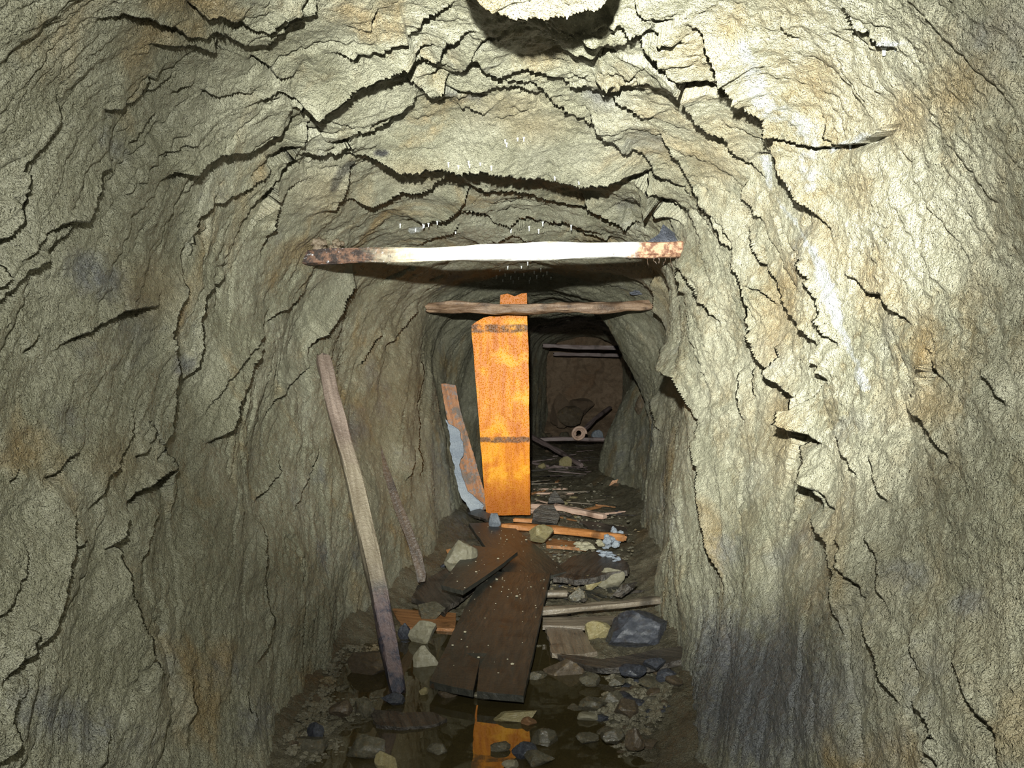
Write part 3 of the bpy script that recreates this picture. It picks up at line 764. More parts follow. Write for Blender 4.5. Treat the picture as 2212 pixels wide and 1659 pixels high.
def timber(name, pts, w, h, material, up=(0,0,1), seg=46, rough=.004, corner=.25, taper=(1,1), seed=0, twist=0., blunt=.5, parent=None):
    """a stick or beam along world points; w across, h along 'up'; mesh kept local with x along the grain"""
    pts = [Vector(p) for p in pts]
    c = sum(pts, Vector())/len(pts)
    m = frame(pts[-1]-pts[0], up, c); mi = m.inverted()
    lp = np.array([list(mi@p) for p in pts])
    t = np.linspace(0, 1, len(lp)); tt = np.linspace(0, 1, seg)
    # smooth through the points
    path = np.stack([np.interp(tt, t, lp[:, i]) for i in range(3)], 1)
    for _ in range(6): path[1:-1] = (path[:-2]+2*path[1:-1]+path[2:])/4
    n = 20
    rings = np.zeros((seg, n+1, 3))
    for k in range(n+1):
        a = 2*PI*k/n
        ca, sa = math.cos(a), math.sin(a)
        e = corner  # squareness: 1 round, small square
        cx_ = math.copysign(abs(ca)**e, ca); sx_ = math.copysign(abs(sa)**e, sa)
        s = taper[0]+(taper[1]-taper[0])*tt
        s = s*(1-blunt*np.exp(-tt*seg*1.2)*.3)*(1-blunt*np.exp(-(1-tt)*seg*1.2)*.3)
        nn = perlin(path[:, 0]*7+seed*3.1, np.full(seg, ca*1.2+seed), np.full(seg, sa*1.2))*rough*1.4+perlin(path[:, 0]*2.2+seed, np.full(seg, ca+5), np.full(seg, sa))*rough*2
        tw = twist*tt
        yy = cx_*w/2*s+ca*nn; zz = sx_*h/2*s+sa*nn
        rings[:, k, 0] = path[:, 0]+perlin(np.array([ca*2+seed]), np.array([sa*2]), np.array([.5]))[0]*.02*((tt < .01)*1.-(tt > .99))
        rings[:, k, 1] = path[:, 1]+yy*np.cos(tw)-zz*np.sin(tw)
        rings[:, k, 2] = path[:, 2]+yy*np.sin(tw)+zz*np.cos(tw)
    bm = bmesh.new()
    vs = [[bm.verts.new(rings[i, k]) for k in range(n)] for i in range(seg)]
    for i in range(seg-1):
        for k in range(n):
            bm.faces.new((vs[i][k], vs[i][(k+1) % n], vs[i+1][(k+1) % n], vs[i+1][k]))
    bm.faces.new(vs[0][::-1]); bm.faces.new(vs[-1])
    bmesh.ops.recalc_face_normals(bm, faces=bm.faces)
    for f in bm.faces: f.smooth = len(f.verts) == 4
    me = bpy.data.meshes.new(name); bm.to_mesh(me); bm.free()
    me.set_sharp_from_angle(angle=math.radians(38))
    o = link(name, me, material, parent); o.matrix_world = m
    return o

def slab(name, outline, thick, material, jitter=.003, seed=0, smooth_edges=(), parent=None, up=None, wave=.004, step=.02, xdir=None, origin=None):
    """a board or flake from its outline in the world; thickness goes to the far side of the seen face"""
    pts = [Vector(p) for p in outline]
    c = Vector(origin) if origin is not None else sum(pts, Vector())/len(pts)
    nrm = Vector()
    for a, b in zip(pts, pts[1:]+pts[:1]):
        nrm += Vector(((a.y-b.y)*(a.z+b.z), (a.z-b.z)*(a.x+b.x), (a.x-b.x)*(a.y+b.y)))
    nrm.normalize()
    hint = Vector(up) if up is not None else Vector((0, 0, H))-c+Vector((0,0,0))
    if nrm.dot(hint) < 0: nrm = -nrm; pts = pts[::-1]
    e = max(((pts[(i+1) % len(pts)]-pts[i]) for i in range(len(pts))), key=lambda v: v.length)
    m = frame(xdir if xdir is not None else e, nrm, c); mi = m.inverted()
    l2 = [mi@p for p in pts]
    ring = []
    for i, a in enumerate(l2):
        b = l2[(i+1) % len(l2)]
        L = (b-a).length; k = max(1, int(L/step))
        t = (b-a).normalized(); nn = Vector((t.y, -t.x, 0))
        for j in range(k):
            p = a.lerp(b, j/k)
            q = float(perlin(np.array([p.x*9+seed*5.3]), np.array([p.y*9]), np.array([seed+.5]))[0])*jitter*1.6+random.uniform(-1, 1)*jitter*.5
            ring.append(p+nn*(q if j else q*.3))
    bm = bmesh.new()
    top = [bm.verts.new(p) for p in ring]
    f = bm.faces.new(top)
    r = bmesh.ops.extrude_face_region(bm, geom=[f])
    vs = [v for v in r['geom'] if isinstance(v, bmesh.types.BMVert)]
    for v in vs: v.co.z -= thick
    bmesh.ops.recalc_face_normals(bm, faces=bm.faces)
    # cross cuts so the board can warp
    xs = [p.x for p in ring]; x0, x1 = min(xs), max(xs)
    for i in range(1, 12):
        g = bm.verts[:]+bm.edges[:]+bm.faces[:]
        bmesh.ops.bisect_plane(bm, geom=g, plane_co=(x0+(x1-x0)*i/12, 0, 0), plane_no=(1,0,0))
    ys = [p.y for p in ring]; y0, y1 = min(ys), max(ys)
    for i in range(1, 4):
        g = bm.verts[:]+bm.edges[:]+bm.faces[:]
        bmesh.ops.bisect_plane(bm, geom=g, plane_co=(0, y0+(y1-y0)*i/4, 0), plane_no=(0,1,0))
    for v in bm.verts:
        v.co.z += wave*float(perlin(np.array([v.co.x*3+seed*7]), np.array([v.co.y*5]), np.array([seed*.7]))[0])
    me = bpy.data.meshes.new(name); bm.to_mesh(me); bm.free()
    o = link(name, me, material, parent); o.matrix_world = m
    bv = o.modifiers.new('worn_edges', 'BEVEL'); bv.width = min(.004, thick*.25); bv.segments = 2; bv.limit_method = 'ANGLE'; bv.angle_limit = math.radians(50)
    return o

# ------------------------------------------------------------------ the upright orange board
YB = 6.0
ob = slab('upright_board', [at(1050,1114,YB+.03), at(1146,1113,YB+.03), at(1144,960,YB), at(1142,760,YB), at(1139,690,YB), at(1138,633,YB), at(1126,634,YB), at(1112,640,YB), at(1096,634,YB), at(1081,637,YB), at(1080,655,YB), at(1079,681,YB), at(1062,682,YB), at(1045,686,YB), at(1030,694,YB), at(1018,703,YB), at(1024,780,YB), at(1036,930,YB)], .03, M['orange_board'], jitter=.0016, seed=2, step=.03, wave=.002, xdir=(0,0,1), origin=at(1090,874,YB))
# its grain runs upright: the longest edge already does
tag(ob, 'wide wet orange board standing upright in the tunnel with a broken top', 'board')
for v in ob.data.vertices: pass

# ------------------------------------------------------------------ cross timbers
YC = 3.6
b1 = timber('cross_timber', [at(655,558,YC+.03), at(720,553,YC+.02), at(900,550,YC), at(1070,548,YC-.01), at(1250,543,YC), at(1400,540,YC), at(1488,538,YC+.02)], .075, .064, M['white_timber'], corner=.28, rough=.004, taper=(.92,1.0), seed=1, seg=80)
tag(b1, 'white mouldy timber wedged across the tunnel with dark rotten ends', 'timber')
rf = random.Random(3)
bpy.context.view_layer.update()
for i in range(6):
    x_ = 1400+i*12+rf.uniform(-2, 2); y_ = 561-(x_-1395)*.04; L_ = rf.uniform(6, 15)
    fb = timber('wood_fibre', [at(x_, y_-3, 3.58), at(x_+rf.uniform(-3,3), y_+L_*.5, 3.58), at(x_+rf.uniform(-6,6), y_+L_, 3.58)], .0025, .0025, M['umber_wood'], up=(1,0,0), corner=1., rough=.0003, seg=8, seed=i)
    mw_ = fb.matrix_world.copy(); fb.parent = b1; fb.matrix_parent_inverse = b1.matrix_world.inverted(); fb.matrix_world = mw_
b2 = timber('cross_timber', [at(921,662,5.80), at(1020,664,5.76), at(1160,667,5.74), at(1300,664,5.78), at(1412,660,5.84)], .075, .066, M['split_wood'], corner=.62, rough=.009, taper=(1,1), seed=4, seg=60)
tag(b2, 'brown split timber wedged across the tunnel in front of the orange board', 'timber')
b3 = timber('cross_timber', [at(1172,746,11.2), at(1240,750,11.2), at(1345,752,11.2)], .07, .055, M['far_wood'], corner=.4, seed=6)
tag(b3, 'thin dark timber across the far dim end of the tunnel, higher one', 'timber')
b4 = timber('cross_timber', [at(1195,765,12.4), at(1270,766,12.4), at(1342,768,12.4)], .07, .05, M['far_wood'], corner=.4, seed=7)
tag(b4, 'thin timber across the far dim end of the tunnel, lower one', 'timber')

# ------------------------------------------------------------------ leaning poles and planks
lp = timber('leaning_pole', [onz(861,1500,.0), at(815,1260,3.32), at(768,1050,3.58), at(727,900,3.78), at(697,772,3.95)], .064, .056, M['pole'], up=(.35,-1,.2), corner=.3, rough=.004, taper=(.95,.98), seed=9, seg=70)
tag(lp, 'grey squared pole leaning on the left wall with its foot in the water', 'pole')
yt = min(rock_hit(820, 970).y, rock_hit(836, 1020).y, rock_hit(850, 1075).y)-.05
yb_ = 4.5
def ty(py): return yb_+(yt-yb_)*(1256-py)/294
thin = slab('leaning_plank', [at(x, y, ty(y)) for x, y in [(822,960),(834,996),(863,1076),(892,1146),(911,1196),(920,1238),(918,1256),(903,1258),(893,1217),(878,1167),(851,1097),(828,1022)]], .03, M['umber_wood'], jitter=.002, seed=3)
tag(thin, 'thin curved dark brown plank leaning on the left wall behind the grey pole', 'plank')
crust = slab('leaning_plank', [at(953,829,6.35), at(984,832,6.35), at(1000,905,6.33), at(1024,985,6.3), at(1046,1060,6.25), at(1050,1100,6.2), at(1018,1104,6.2), at(996,1060,6.25), at(984,985,6.3), at(964,900,6.33)], .03, M['crusted_plank'], jitter=.004, seed=5)
tag(crust, 'rusty plank leaning behind the orange board, crusted with pale blue mineral', 'plank')

# ------------------------------------------------------------------ rocks
_rocks = {}
def rock_mesh(seed, sub_=4, angular=.5, flat=1.):
    key = (seed, sub_, angular)
    if key in _rocks: return _rocks[key]
    bm = bmesh.new(); bmesh.ops.create_icosphere(bm, subdivisions=sub_, radius=1.)
    r = random.Random(seed)
    planes = []
    for i in range(11):
        n = Vector((r.gauss(0,1), r.gauss(0,1), r.gauss(0,1))).normalized(); planes.append((n, r.uniform(.50,.86)))
    co = np.array([v.co[:] for v in bm.verts])
    d = 1+.22*perlin(co[:,0]*1.1+seed*3.7, co[:,1]*1.1, co[:,2]*1.1)
    co = co*d[:, None]
    for n, lim in planes:
        s = co@np.array(n); ov = np.clip(s-lim, 0, None)
        co -= np.outer(ov*angular*1.7 if angular < .58 else ov, np.array(n))
    nz = .05*perlin(co[:,0]*3+seed, co[:,1]*3, co[:,2]*3)+.03*perlin(co[:,0]*8+seed, co[:,1]*8, co[:,2]*8)+.015*perlin(co[:,0]*18+seed, co[:,1]*18, co[:,2]*18)
    co = co*(1+nz)[:, None]
    co -= (co.max(0)+co.min(0))/2; co /= (co.max(0)-co.min(0))/2
    for v, c in zip(bm.verts, co): v.co = c
    for f in bm.faces: f.smooth = True
    me = bpy.data.meshes.new('stone'); bm.to_mesh(me); bm.free()
    me.set_sharp_from_angle(angle=math.radians(30))
    _rocks[key] = me
    return me

_mm = {}
def with_material(me, material):
    key = (me.name, material.name)
    if key not in _mm:
        c = me.copy(); c.materials.clear(); c.materials.append(material); _mm[key] = c
    return _mm[key]

def stone_at(name, loc, size, seed, material, rot=0., tilt=(0,0), label=None, cat='stone', group=None, sub_=4, angular=.62):
    me = with_material(rock_mesh(seed, sub_, angular), material)
    o = bpy.data.objects.new(name, me); C.objects.link(o)
    o.location = loc; o.scale = Vector(size)/2; o.rotation_euler = (tilt[0], tilt[1], rot)
    tag(o, label, cat, group)
    return o

def stone_px(name, x0, y0, x1, y1, z, seed, material, label, depth=None, sink=.25, rot=0., tilt=(0,0), cat='stone', group=None, angular=.62, sub_=4, Y=None):
    """a stone that fills the box x0..x1, y0..y1 of the photograph, resting at height z"""
    base = onz((x0+x1)/2, y1, z) if Y is None else at((x0+x1)/2, y1, Y)
    Yc = base.y+.02
    wd = (x1-x0)*Yc/F; 
    drop = (CY-y1)/F   # slope of the view
    sl = (y1-CY)/F
    dp = depth if depth else wd*.75
    hh = max((y1-y0)*Yc/F-dp*abs(sl)*.45, .25*(y1-y0)*Yc/F)
    hh_full = hh*(1+sink)
    loc = Vector((base.x, base.y+dp*.4, base.z+hh-hh_full/2))
    return stone_at(name, loc, (wd*1.04, dp, hh_full), seed, material, rot, tilt, label, cat, group, sub_, angular)

S = stone_px
S('stone', 880,1338,940,1386, .01, 11, M['pale_stone'], 'pale blocky stone beside the dark planks, farther of the two pale blocks', angular=.8)
S('stone', 892,1393,958,1446, -.01, 12, M['pale_stone'], 'pale blocky stone half in the water beside the dark planks, nearer of the two', sink=.8, angular=.8)
S('boulder', 1308,1310,1450,1404, .02, 13, M['slate_stone'], 'large blue-black wet boulder against the foot of the right wall', depth=.22, cat='boulder')
S('stone', 1062,1534,1160,1560, .0, 14, M['tan_stone'], 'long pale yellow stone lying in the orange reflection', sink=.5, depth=.05, tilt=(0,-.20), angular=.75)
S('stone', 1126,1547,1160,1567, .0, 15, M['red_stone'], 'small rust-red stone touching the long pale yellow stone', sink=.6)
S('stone', 744,1408,838,1460, .0, 16, M['brown_stone'], 'reddish grey flat stone left of the foot of the grey pole', sink=.4)
S('stone', 745,1586,830,1640, .0, 17, M['stone'], 'broad flat grey stone in the near left corner of the pool', sink=.3, depth=.08)
S('stone', 632,1588,702,1632, .0, 18, M['stone'], 'grey stone at the foot of the left wall, nearest the camera', sink=.3, depth=.07)
S('stone', 660,1560,697,1606, .01, 19, M['slate_stone'], 'small black stone at the near foot of the left wall', sink=.3)
S('stone', 808,1622,858,1668, .0, 20, M['tan_stone'], 'yellowish rounded stone in the water at the bottom of the view', sink=.4)
S('stone', 708,1513,758,1552, .01, 21, M['brown_stone'], 'brown stone near the left wall, left one of a touching pair', sink=.3)
S('stone', 764,1508,806,1552, .0, 22, M['stone'], 'olive stone near the left wall, right one of a touching pair', sink=.3)
S('lump', 822,1494,872,1524, .0, 23, M['slate_stone'], 'glossy blue-black lump at the foot of the grey leaning pole', sink=.2, cat='lump')
S('stone', 1266,1342,1325,1384, .02, 24, M['tan_stone'], 'yellow-brown stone touching the left side of the blue-black boulder', sink=.2)
S('stone', 1176,1420,1262,1464, -.01, 25, M['brown_stone'], 'broad brown stone in the pool right of the big dark plank', sink=.4)
S('stone', 1136,1448,1182,1474, -.01, 26, M['stone'], 'small olive stone beside the near right corner of the big dark plank', sink=.4)
S('stone', 1253,1456,1298,1480, .01, 27, M['stone'], 'grey stone on the right shingle, topmost of the pool edge', sink=.3)
S('stone', 1316,1462,1354,1482, .02, 28, M['stone'], 'grey stone on the right shingle below the black plank', sink=.3)
S('stone', 1298,1490,1350,1524, .02, 29, M['stone'], 'rounded olive stone in the middle of the right shingle', sink=.3)
S('stone', 1252,1506,1304,1540, .0, 30, M['stone'], 'olive stone at the water line of the right shingle', sink=.3)
S('stone', 1248,1538,1294,1558, .0, 31, M['pale_stone'], 'flat pale grey stone standing alone in the water by the right shingle', sink=.3)
S('stone', 1330,1512,1384,1548, .03, 32, M['brown_stone'], 'brown stone on the right shingle close to the right wall', sink=.3)
S('stone', 1150,1572,1206,1612, .0, 33, M['stone'], 'grey-green stone in the near pool right of the orange reflection', sink=.3)
S('stone', 1106,1604,1162,1642, .0, 34, M['slate_stone'], 'dark wet stone at the right edge of the orange reflection', sink=.3)
S('stone', 1134,1618,1198,1656, .0, 35, M['stone'], 'grey stone at the bottom of the view beside the orange reflection', sink=.3)
S('stone', 1060,1602,1102,1624, .0, 36, M['stone'], 'small dark stone in the middle of the orange reflection', sink=.3)
S('stone', 1084,1642,1120,1664, .0, 37, M['pale_stone'], 'pale stone in the orange reflection at the bottom edge of the view', sink=.3)
S('stone', 1352,1572,1394,1614, .04, 38, M['brown_stone'], 'round brown stone at the near foot of the right wall', sink=.3)
S('stone', 1300,1570,1352,1606, .03, 39, M['stone'], 'broad wet stone left of the round brown stone at the right wall foot', sink=.3)
S('stone', 1245,1582,1294,1608, .01, 40, M['stone'], 'flat wet stone on the near right shingle by the water', sink=.3)
S('stone', 1144,1132,1196,1172, .17, 41, M['tan_stone'], 'rough pale yellow stone lying on the orange lath', sink=.1, cat='stone')
S('stone', 1228,1268,1270,1302, .03, 42, M['stone'], 'small grey pointed stone behind the long lath on the right', sink=.2)
S('stone', 1260,1242,1300,1272, .05, 43, M['tan_stone'], 'small yellow stone under the rotten black plank', sink=.2)
S('stone', 1290,1226,1350,1266, .06, 44, M['pale_stone'], 'pale stone at the right wall under the rotten black plank', sink=.2)
S('stone', 1392,1420,1440,1446, .06, 45, M['slate_stone'], 'glossy blue-black stone on the black plank by the right wall', sink=.2)
S('stone', 1420,1444,1478,1474, .05, 46, M['slate_stone'], 'flat blue-black stone at the right wall below the black plank', sink=.2)
S('stone', 1340,1436,1400,1464, .04, 47, M['slate_stone'], 'blue-black stone under the front edge of the black plank', sink=.2)
S('stone', 945,1420+65,990,1508, .0, 48, M['brown_stone'], 'brown stone under the near left corner of the big dark plank', sink=.3)
S('stone', 1022,1494,1058,1512, .0, 49, M['pale_stone'], 'small pale stone under the near end of the big dark plank', sink=.3)
S('stone', 905,1484,925,1502, .0, 50, M['tan_stone'], 'small yellow stone between the grey pole and the big dark plank', sink=.3)
S('stone', 858,1345,886,1382, .0, 51, M['slate_stone'], 'small blue-black stone left of the farther pale block', sink=.2)
S('stone', 920,1545+60,965,1630, .0, 52, M['stone'], 'small dark stone in the near pool left of the orange reflection', sink=.3)
S('stone', 1056,1108,1082,1138, .19, 53, M['mineral'], 'small pale blue stone at the foot of the orange board', sink=.1)
# along the foot of the left wall by the planks
S('stone', 960,1165,1030,1225, .13, 54, M['pale_stone'], 'large pale rock slab at the left wall beside the far dark plank', sink=.3)
S('stone', 900,1300,960,1332, .03, 55, M['stone'], 'grey stone below the broken plank at the left wall', sink=.3)
# far end
S('stone', 1190,846,1238,918, .3, 56, M['soil'], 'dark upright rock at the left of the far end rubble', Y=12.4, sink=.1, cat='rock')
S('stone', 1205,876,1262,918, .3, 57, M['brown_stone'], 'grey-brown block in the middle of the far end rubble', Y=12.0, sink=.1, cat='rock')
S('stone', 1225,1040-180,1285,898, .3, 58, M['soil'], 'brown rock lying against the far soil face', Y=12.6, sink=.1, cat='rock')
S('stone', 1278,928,1306,950, .26, 59, M['mineral'], 'pale blue stone beside the round coil at the far end', Y=10.6, sink=.2)
S('stone', 1208,985,1236,1010, .22, 60, M['tan_stone'], 'small yellow stone on the far floor by the fallen pole', Y=9.0, sink=.2)
S('stone', 1162,1000,1180,1016, .22, 61, M['tan_stone'], 'small yellow stone right beside the orange board on the far floor', Y=8.9, sink=.2)

# the stone hanging in the right wall and the leaf of rock above it
hp = rock_hit(1384, 872)
stone_at('hanging_stone', Vector((hp.x-.01, hp.y-.05, hp.z)), (.11,.12,.19), 62, M['brown_stone'], .3, (.1,.2), 'brown rounded stone jutting from the right wall under a rock leaf', 'stone')

# ------------------------------------------------------------------ boards on the floor
def px_slab(name, pts, thick, material, label, cat='plank', **k):
    o = slab(name, [onz(*p) for p in pts], thick, material, **k); return tag(o, label, cat)
big = px_slab('plank', [(928,1470,.055),(975,1482,.055),(1022,1490,.055),(1036,1425,.06),(1030,1491,.055),(1075,1496,.055),(1131,1503,.055),(1160,1370,.088),(1189,1238,.13),(1120,1236,.13),(1048,1234,.13),(1000,1320,.095)], .024, M['dark_wood'],
   'big soaked dark plank lying along the floor with its end in the pool', jitter=.0015, seed=12, up=(0,0,1))
far_plank = px_slab('plank', [(1012,1131,.195),(1058,1128,.195),(1102,1131,.195),(1224,1234,.118),(1170,1248,.105),(1112,1262,.098),(1060,1195,.14)], .022, M['dark_wood'],
   'dark plank in front of the orange board, running under the big plank', jitter=.002, seed=13, up=(0,0,1))
dia = px_slab('plank', [(1022,1178,.185),(1070,1184,.18),(1118,1192,.175),(1062,1234,.165),(1000,1277,.155),(953,1263,.155),(985,1220,.165)], .02, M['dark_wood'],
   'short dark plank lying askew on top of the other floor planks', jitter=.0015, seed=14, up=(0,0,1))
brk = px_slab('plank', [(888,1290,.06),(900,1266,.075),(940,1240,.09),(985,1214,.11),(1035,1262,.085),(985,1300,.065),(972,1306,.06),(960,1321,.055),(940,1312,.055),(915,1300,.058)], .024, M['black_wood'],
   'broken-ended dark plank under the askew plank by the left wall', jitter=.005, seed=15, up=(0,0,1))
px_slab('plank', [(846,1313,.02),(985,1324,.025),(985,1358,.015),(868,1353,.01)], .02, M['brown_wood'],
   'brown board on the floor behind the pale blocky stones', jitter=.003, seed=16, up=(0,0,1))
px_slab('plank', [(1178,1354,.045),(1258,1358,.045),(1290,1406,.04),(1240,1414,.035),(1192,1410,.035)], .02, M['grey_wood'],
   'short wet grey plank right of the big dark plank', jitter=.004, seed=17, up=(0,0,1))
px_slab('plank', [(1196,1408,.035),(1300,1424,.045),(1370,1412,.06),(1478,1392,.085),(1476,1424,.075),(1400,1440,.055),(1290,1442,.04),(1225,1424,.03)], .022, M['black_wood'],
   'long black soaked plank running to the right wall below the boulder', jitter=.006, seed=18, up=(0,0,1))
rot = px_slab('plank', [(1194,1246,.10),(1204,1222,.115),(1228,1202,.125),(1290,1190,.14),(1332,1196,.145),(1356,1214,.14),(1354,1233,.13),(1312,1240,.12),(1275,1248,.11),(1240,1253,.10)], .03, M['black_wood'],
   'rotten splintered black plank by the right wall spotted with white mould', jitter=.008, seed=19, up=(0,0,1), wave=.012)
px_slab('plank', [(800,1532,.012),(870,1540,.014),(935,1538,.014),(966,1552,.012),(930,1566,.010),(870,1572,.010),(812,1566,.010)], .02, M['black_wood'],
   'short black plank lying soaked in the pool below the grey pole', jitter=.006, seed=20, up=(0,0,1))
px_slab('plank', [(1172,1334,.06),(1334,1330,.065),(1300,1353,.055),(1172,1352,.05)], .02, M['grey_wood'],
   'shiny wet board beneath the long lath on the right', jitter=.003, seed=21, up=(0,0,1))
px_slab('plank', [(1252,1124,.17),(1290,1128,.18),(1352,1140,.19),(1356,1150,.18),(1320,1147,.165),(1270,1140,.155)], .02, M['black_wood'],
   'narrow curved black board end at the right wall behind the orange lath', jitter=.004, seed=22, up=(0,0,1))
px_slab('plank', [(1178,1160,.14),(1262,1172,.14),(1266,1184,.13),(1180,1178,.13)], .02, M['brown_wood'],
   'brown board lying just below the orange lath', jitter=.003, seed=23, up=(0,0,1))
px_slab('plank', [(1322,1286,.07),(1345,1262,.12),(1370,1256,.15),(1362,1270,.11),(1336,1290,.065)], .02, M['black_wood'],
   'small dark board end leaning on the right wall above the long lath', jitter=.003, seed=24)
px_slab('plank', [(990,1062,.24),(1000,1078,.24),(1062,1112,.22),(1050,1122,.2),(1010,1110,.2)], .02, M['black_wood'],
   'dark board piece at the foot of the crusted leaning plank', jitter=.004, seed=25)
stub = slab('board_stub', [at(963,1188,5.0), at(985,1182,5.0), at(1006,1228,4.9), at(986,1238,4.88)], .03, M['brown_wood'], jitter=.003, seed=26)
tag(stub, 'short brown stub of board standing up behind the broken plank', 'board')
fl1 = slab('slate_flake', [at(1149,1126,5.72), at(1152,1104,5.76), at(1168,1090,5.8), at(1196,1090,5.8), at(1210,1114,5.74), at(1203,1131,5.7), at(1170,1127,5.7)], .03, M['black_wood'], jitter=.003, seed=27)
tag(fl1, 'dark grey flat flake propped right of the orange board foot', 'flake')
fl2 = slab('slate_flake', [at(1183,1086,6.5), at(1190,1068,6.52), at(1199,1058,6.55), at(1220,1086,6.5)], .03, M['black_wood'], jitter=.003, seed=28)
tag(fl2, 'small dark pointed flake standing behind the pale pink lath', 'flake')

def lath(pts, w, h, material, label, name='lath', cat='lath', **k):
    o = timber(name, pts, w, h, material, **k); return tag(o, label, cat)
lath([onz(1160,1322,.075), onz(1290,1312,.08), onz(1432,1297,.095)], .05, .034, M['grey_wood'], 'long round grey-brown lath lying across the floor to the right wall', corner=.7, seed=30)
lath([onz(1090,1137,.19), onz(1220,1146,.185), onz(1352,1162,.18)], .05, .04, M['orange_lath'], 'orange-brown lath across the floor in front of the orange board', corner=.3, seed=31)
lath([at(1150,1092,6.35), at(1220,1098,6.2), at(1305,1116,5.95)], .05, .035, M['pink_wood'], 'pale pinkish lath on the floor behind the orange lath', corner=.3, seed=32)
lath([onz(1168,1284,.06), onz(1226,1283,.06)], .04, .035, M['grey_wood'], 'short round peg beside the right edge of the big plank', name='peg', cat='peg', corner=.8, seed=33)
lath([onz(1110,1122,.205), onz(1170,1126,.2)], .02, .02, M['orange_lath'], 'thin orange splinter at the foot of the orange board', name='splinter', cat='splinter', corner=.5, seed=34)
lath([onz(1236,1108,.19), onz(1298,1094,.2)], .018, .014, M['brown_wood'], 'thin brown splinter lying across the end of the pink lath', name='splinter', cat='splinter', corner=.5, seed=35)
lath([at(1143,940,10.0), at(1195,968,9.5), at(1256,1006,8.9)], .05, .045, M['far_wood'], 'fallen dull purple-brown pole on the far floor right of the orange board', name='fallen_pole', cat='pole', corner=.6, seed=36)
lath([at(1262,928,11.0), at(1285,905,11.3), at(1318,880,11.9)], .05, .045, M['far_wood'], 'dark pole leaning at the right of the far end rubble', name='fallen_pole', cat='pole', corner=.6, seed=37)
lath([at(1165,950,10.6), at(1240,948,10.6), at(1310,950,10.6)], .06, .05, M['far_wood'], 'timber lying straight across the far floor before the rubble', name='fallen_pole', cat='pole', corner=.5, seed=38)
lath([at(1150,1000,9.2), at(1210,1012,8.9)], .03, .02, M['far_wood'], 'short dull stick on the far floor beside the orange board', name='stick', cat='stick', corner=.5, seed=39)

# round coil at the far end
def coil():
    bm = bmesh.new()
    n, mseg, turns = 150, 10, 2.6
    R0, r = .085, .016
    prev = None
    for i in range(n):
        t = i/(n-1); a = t*turns*2*PI; R = R0-.018*t*turns
        c = Vector((R*math.cos(a), (t-.5)*.05, R*math.sin(a))); rad = Vector((math.cos(a), 0, math.sin(a)))
        ring = [bm.verts.new(c+rad*r*math.cos(2*PI*k/mseg)+Vector((0,1,0))*r*math.sin(2*PI*k/mseg)) for k in range(mseg)]
        if prev:
            for k in range(mseg): bm.faces.new((prev[k], prev[(k+1)%mseg], ring[(k+1)%mseg], ring[k]))
        else: bm.faces.new(ring[::-1])
        prev = ring
    bm.faces.new(prev); bmesh.ops.recalc_face_normals(bm, faces=bm.faces)
    for f in bm.faces: f.smooth = True
    me = bpy.data.meshes.new('hose_coil'); bm.to_mesh(me); bm.free()
    o = link('hose_coil', me, M['pink_wood']); o.location = at(1250,936,10.5); o.rotation_euler = (.2,0,.15)
    return tag(o, 'pale round coil standing on the far floor before the rubble', 'coil')
coil()

# ------------------------------------------------------------------ crusts of mineral and mould
def lump_mesh(name, centres, material, seed, sub_=3):
    """one crust: rounded nodules grown together"""
    bm = bmesh.new()
    for i, (c, r) in enumerate(centres):
        g = bmesh.ops.create_icosphere(bm, subdivisions=sub_, radius=1.)
        for v in g['verts']:
            q = v.co.copy(); d = 1+.35*float(perlin(np.array([q.x*1.8+seed+i*3]), np.array([q.y*1.8]), np.array([q.z*1.8]))[0])
            v.co = Vector(c)+Vector((q.x*r[0], q.y*r[1], q.z*r[2]))*d
    for f in bm.faces: f.smooth = True
    me = bpy.data.meshes.new(name); bm.to_mesh(me); bm.free()
    me.materials.append(material)
    return me
def px_lump(name, spots, material, seed, label=None, cat=None, parent=None, group=None):
    c0 = spots[0][0]
    cs = []
    r_ = random.Random(seed)
    for p, r in spots:
        for k in range(11):
            o = Vector((r_.uniform(-1,1)*r[0], r_.uniform(-1,1)*r[1], r_.uniform(-1,1)*r[2]))*.75
            s = r_.uniform(.32,.55); cs.append((p-c0+o, (r[0]*s, r[1]*s, r[2]*s)))
    me = lump_mesh(name, cs, material, seed)
    o = bpy.data.objects.new(name, me); C.objects.link(o)
    if parent is not None:
        o.parent = parent; o.matrix_parent_inverse = parent.matrix_world.inverted()
    o.location = c0
    return tag(o, label, cat, group)
bpy.context.view_layer.update()
cr = slab('mineral_crust', [at(x, y, 6.17) for x, y in [(962,905),(976,918),(990,928),(1001,955),(1000,985),(992,1005),(998,1030),(1010,1062),(1030,1078),(1046,1092),(1040,1108),(1016,1104),(994,1070),(982,1025),(974,980),(972,945)]], .03, M['mineral'], jitter=.008, seed=71, wave=.02, xdir=(0,0,1))
mw = cr.matrix_world.copy(); cr.parent = crust; bpy.context.view_layer.update(); cr.matrix_parent_inverse = crust.matrix_world.inverted(); cr.matrix_world = mw
tag(cr, 'pale blue-white crust on the leaning plank')
px_lump('white_mould', [(onz(1308,1196,.15),(.05,.03,.018))], M['mineral'], 72, 'white mould on the rotten black plank', parent=rot)
px_lump('white_mould', [(onz(1330,1208,.15),(.025,.018,.012))], M['mineral'], 78, 'white mould on the rotten black plank', parent=rot)
px_lump('mould_clump', [(onz(1322,1166,.165),(.055,.04,.05)), (onz(1335,1158,.18),(.04,.03,.05))], M['mineral'], 73, 'bluish white clump at the right wall behind the rotten black plank', 'mould')
px_lump('mould_clump', [(onz(1268,1180,.14),(.06,.03,.022)), (onz(1290,1172,.15),(.04,.03,.02))], M['pale_stone'], 74, 'pale greenish clump on the boards left of the bluish white clump', 'mould')

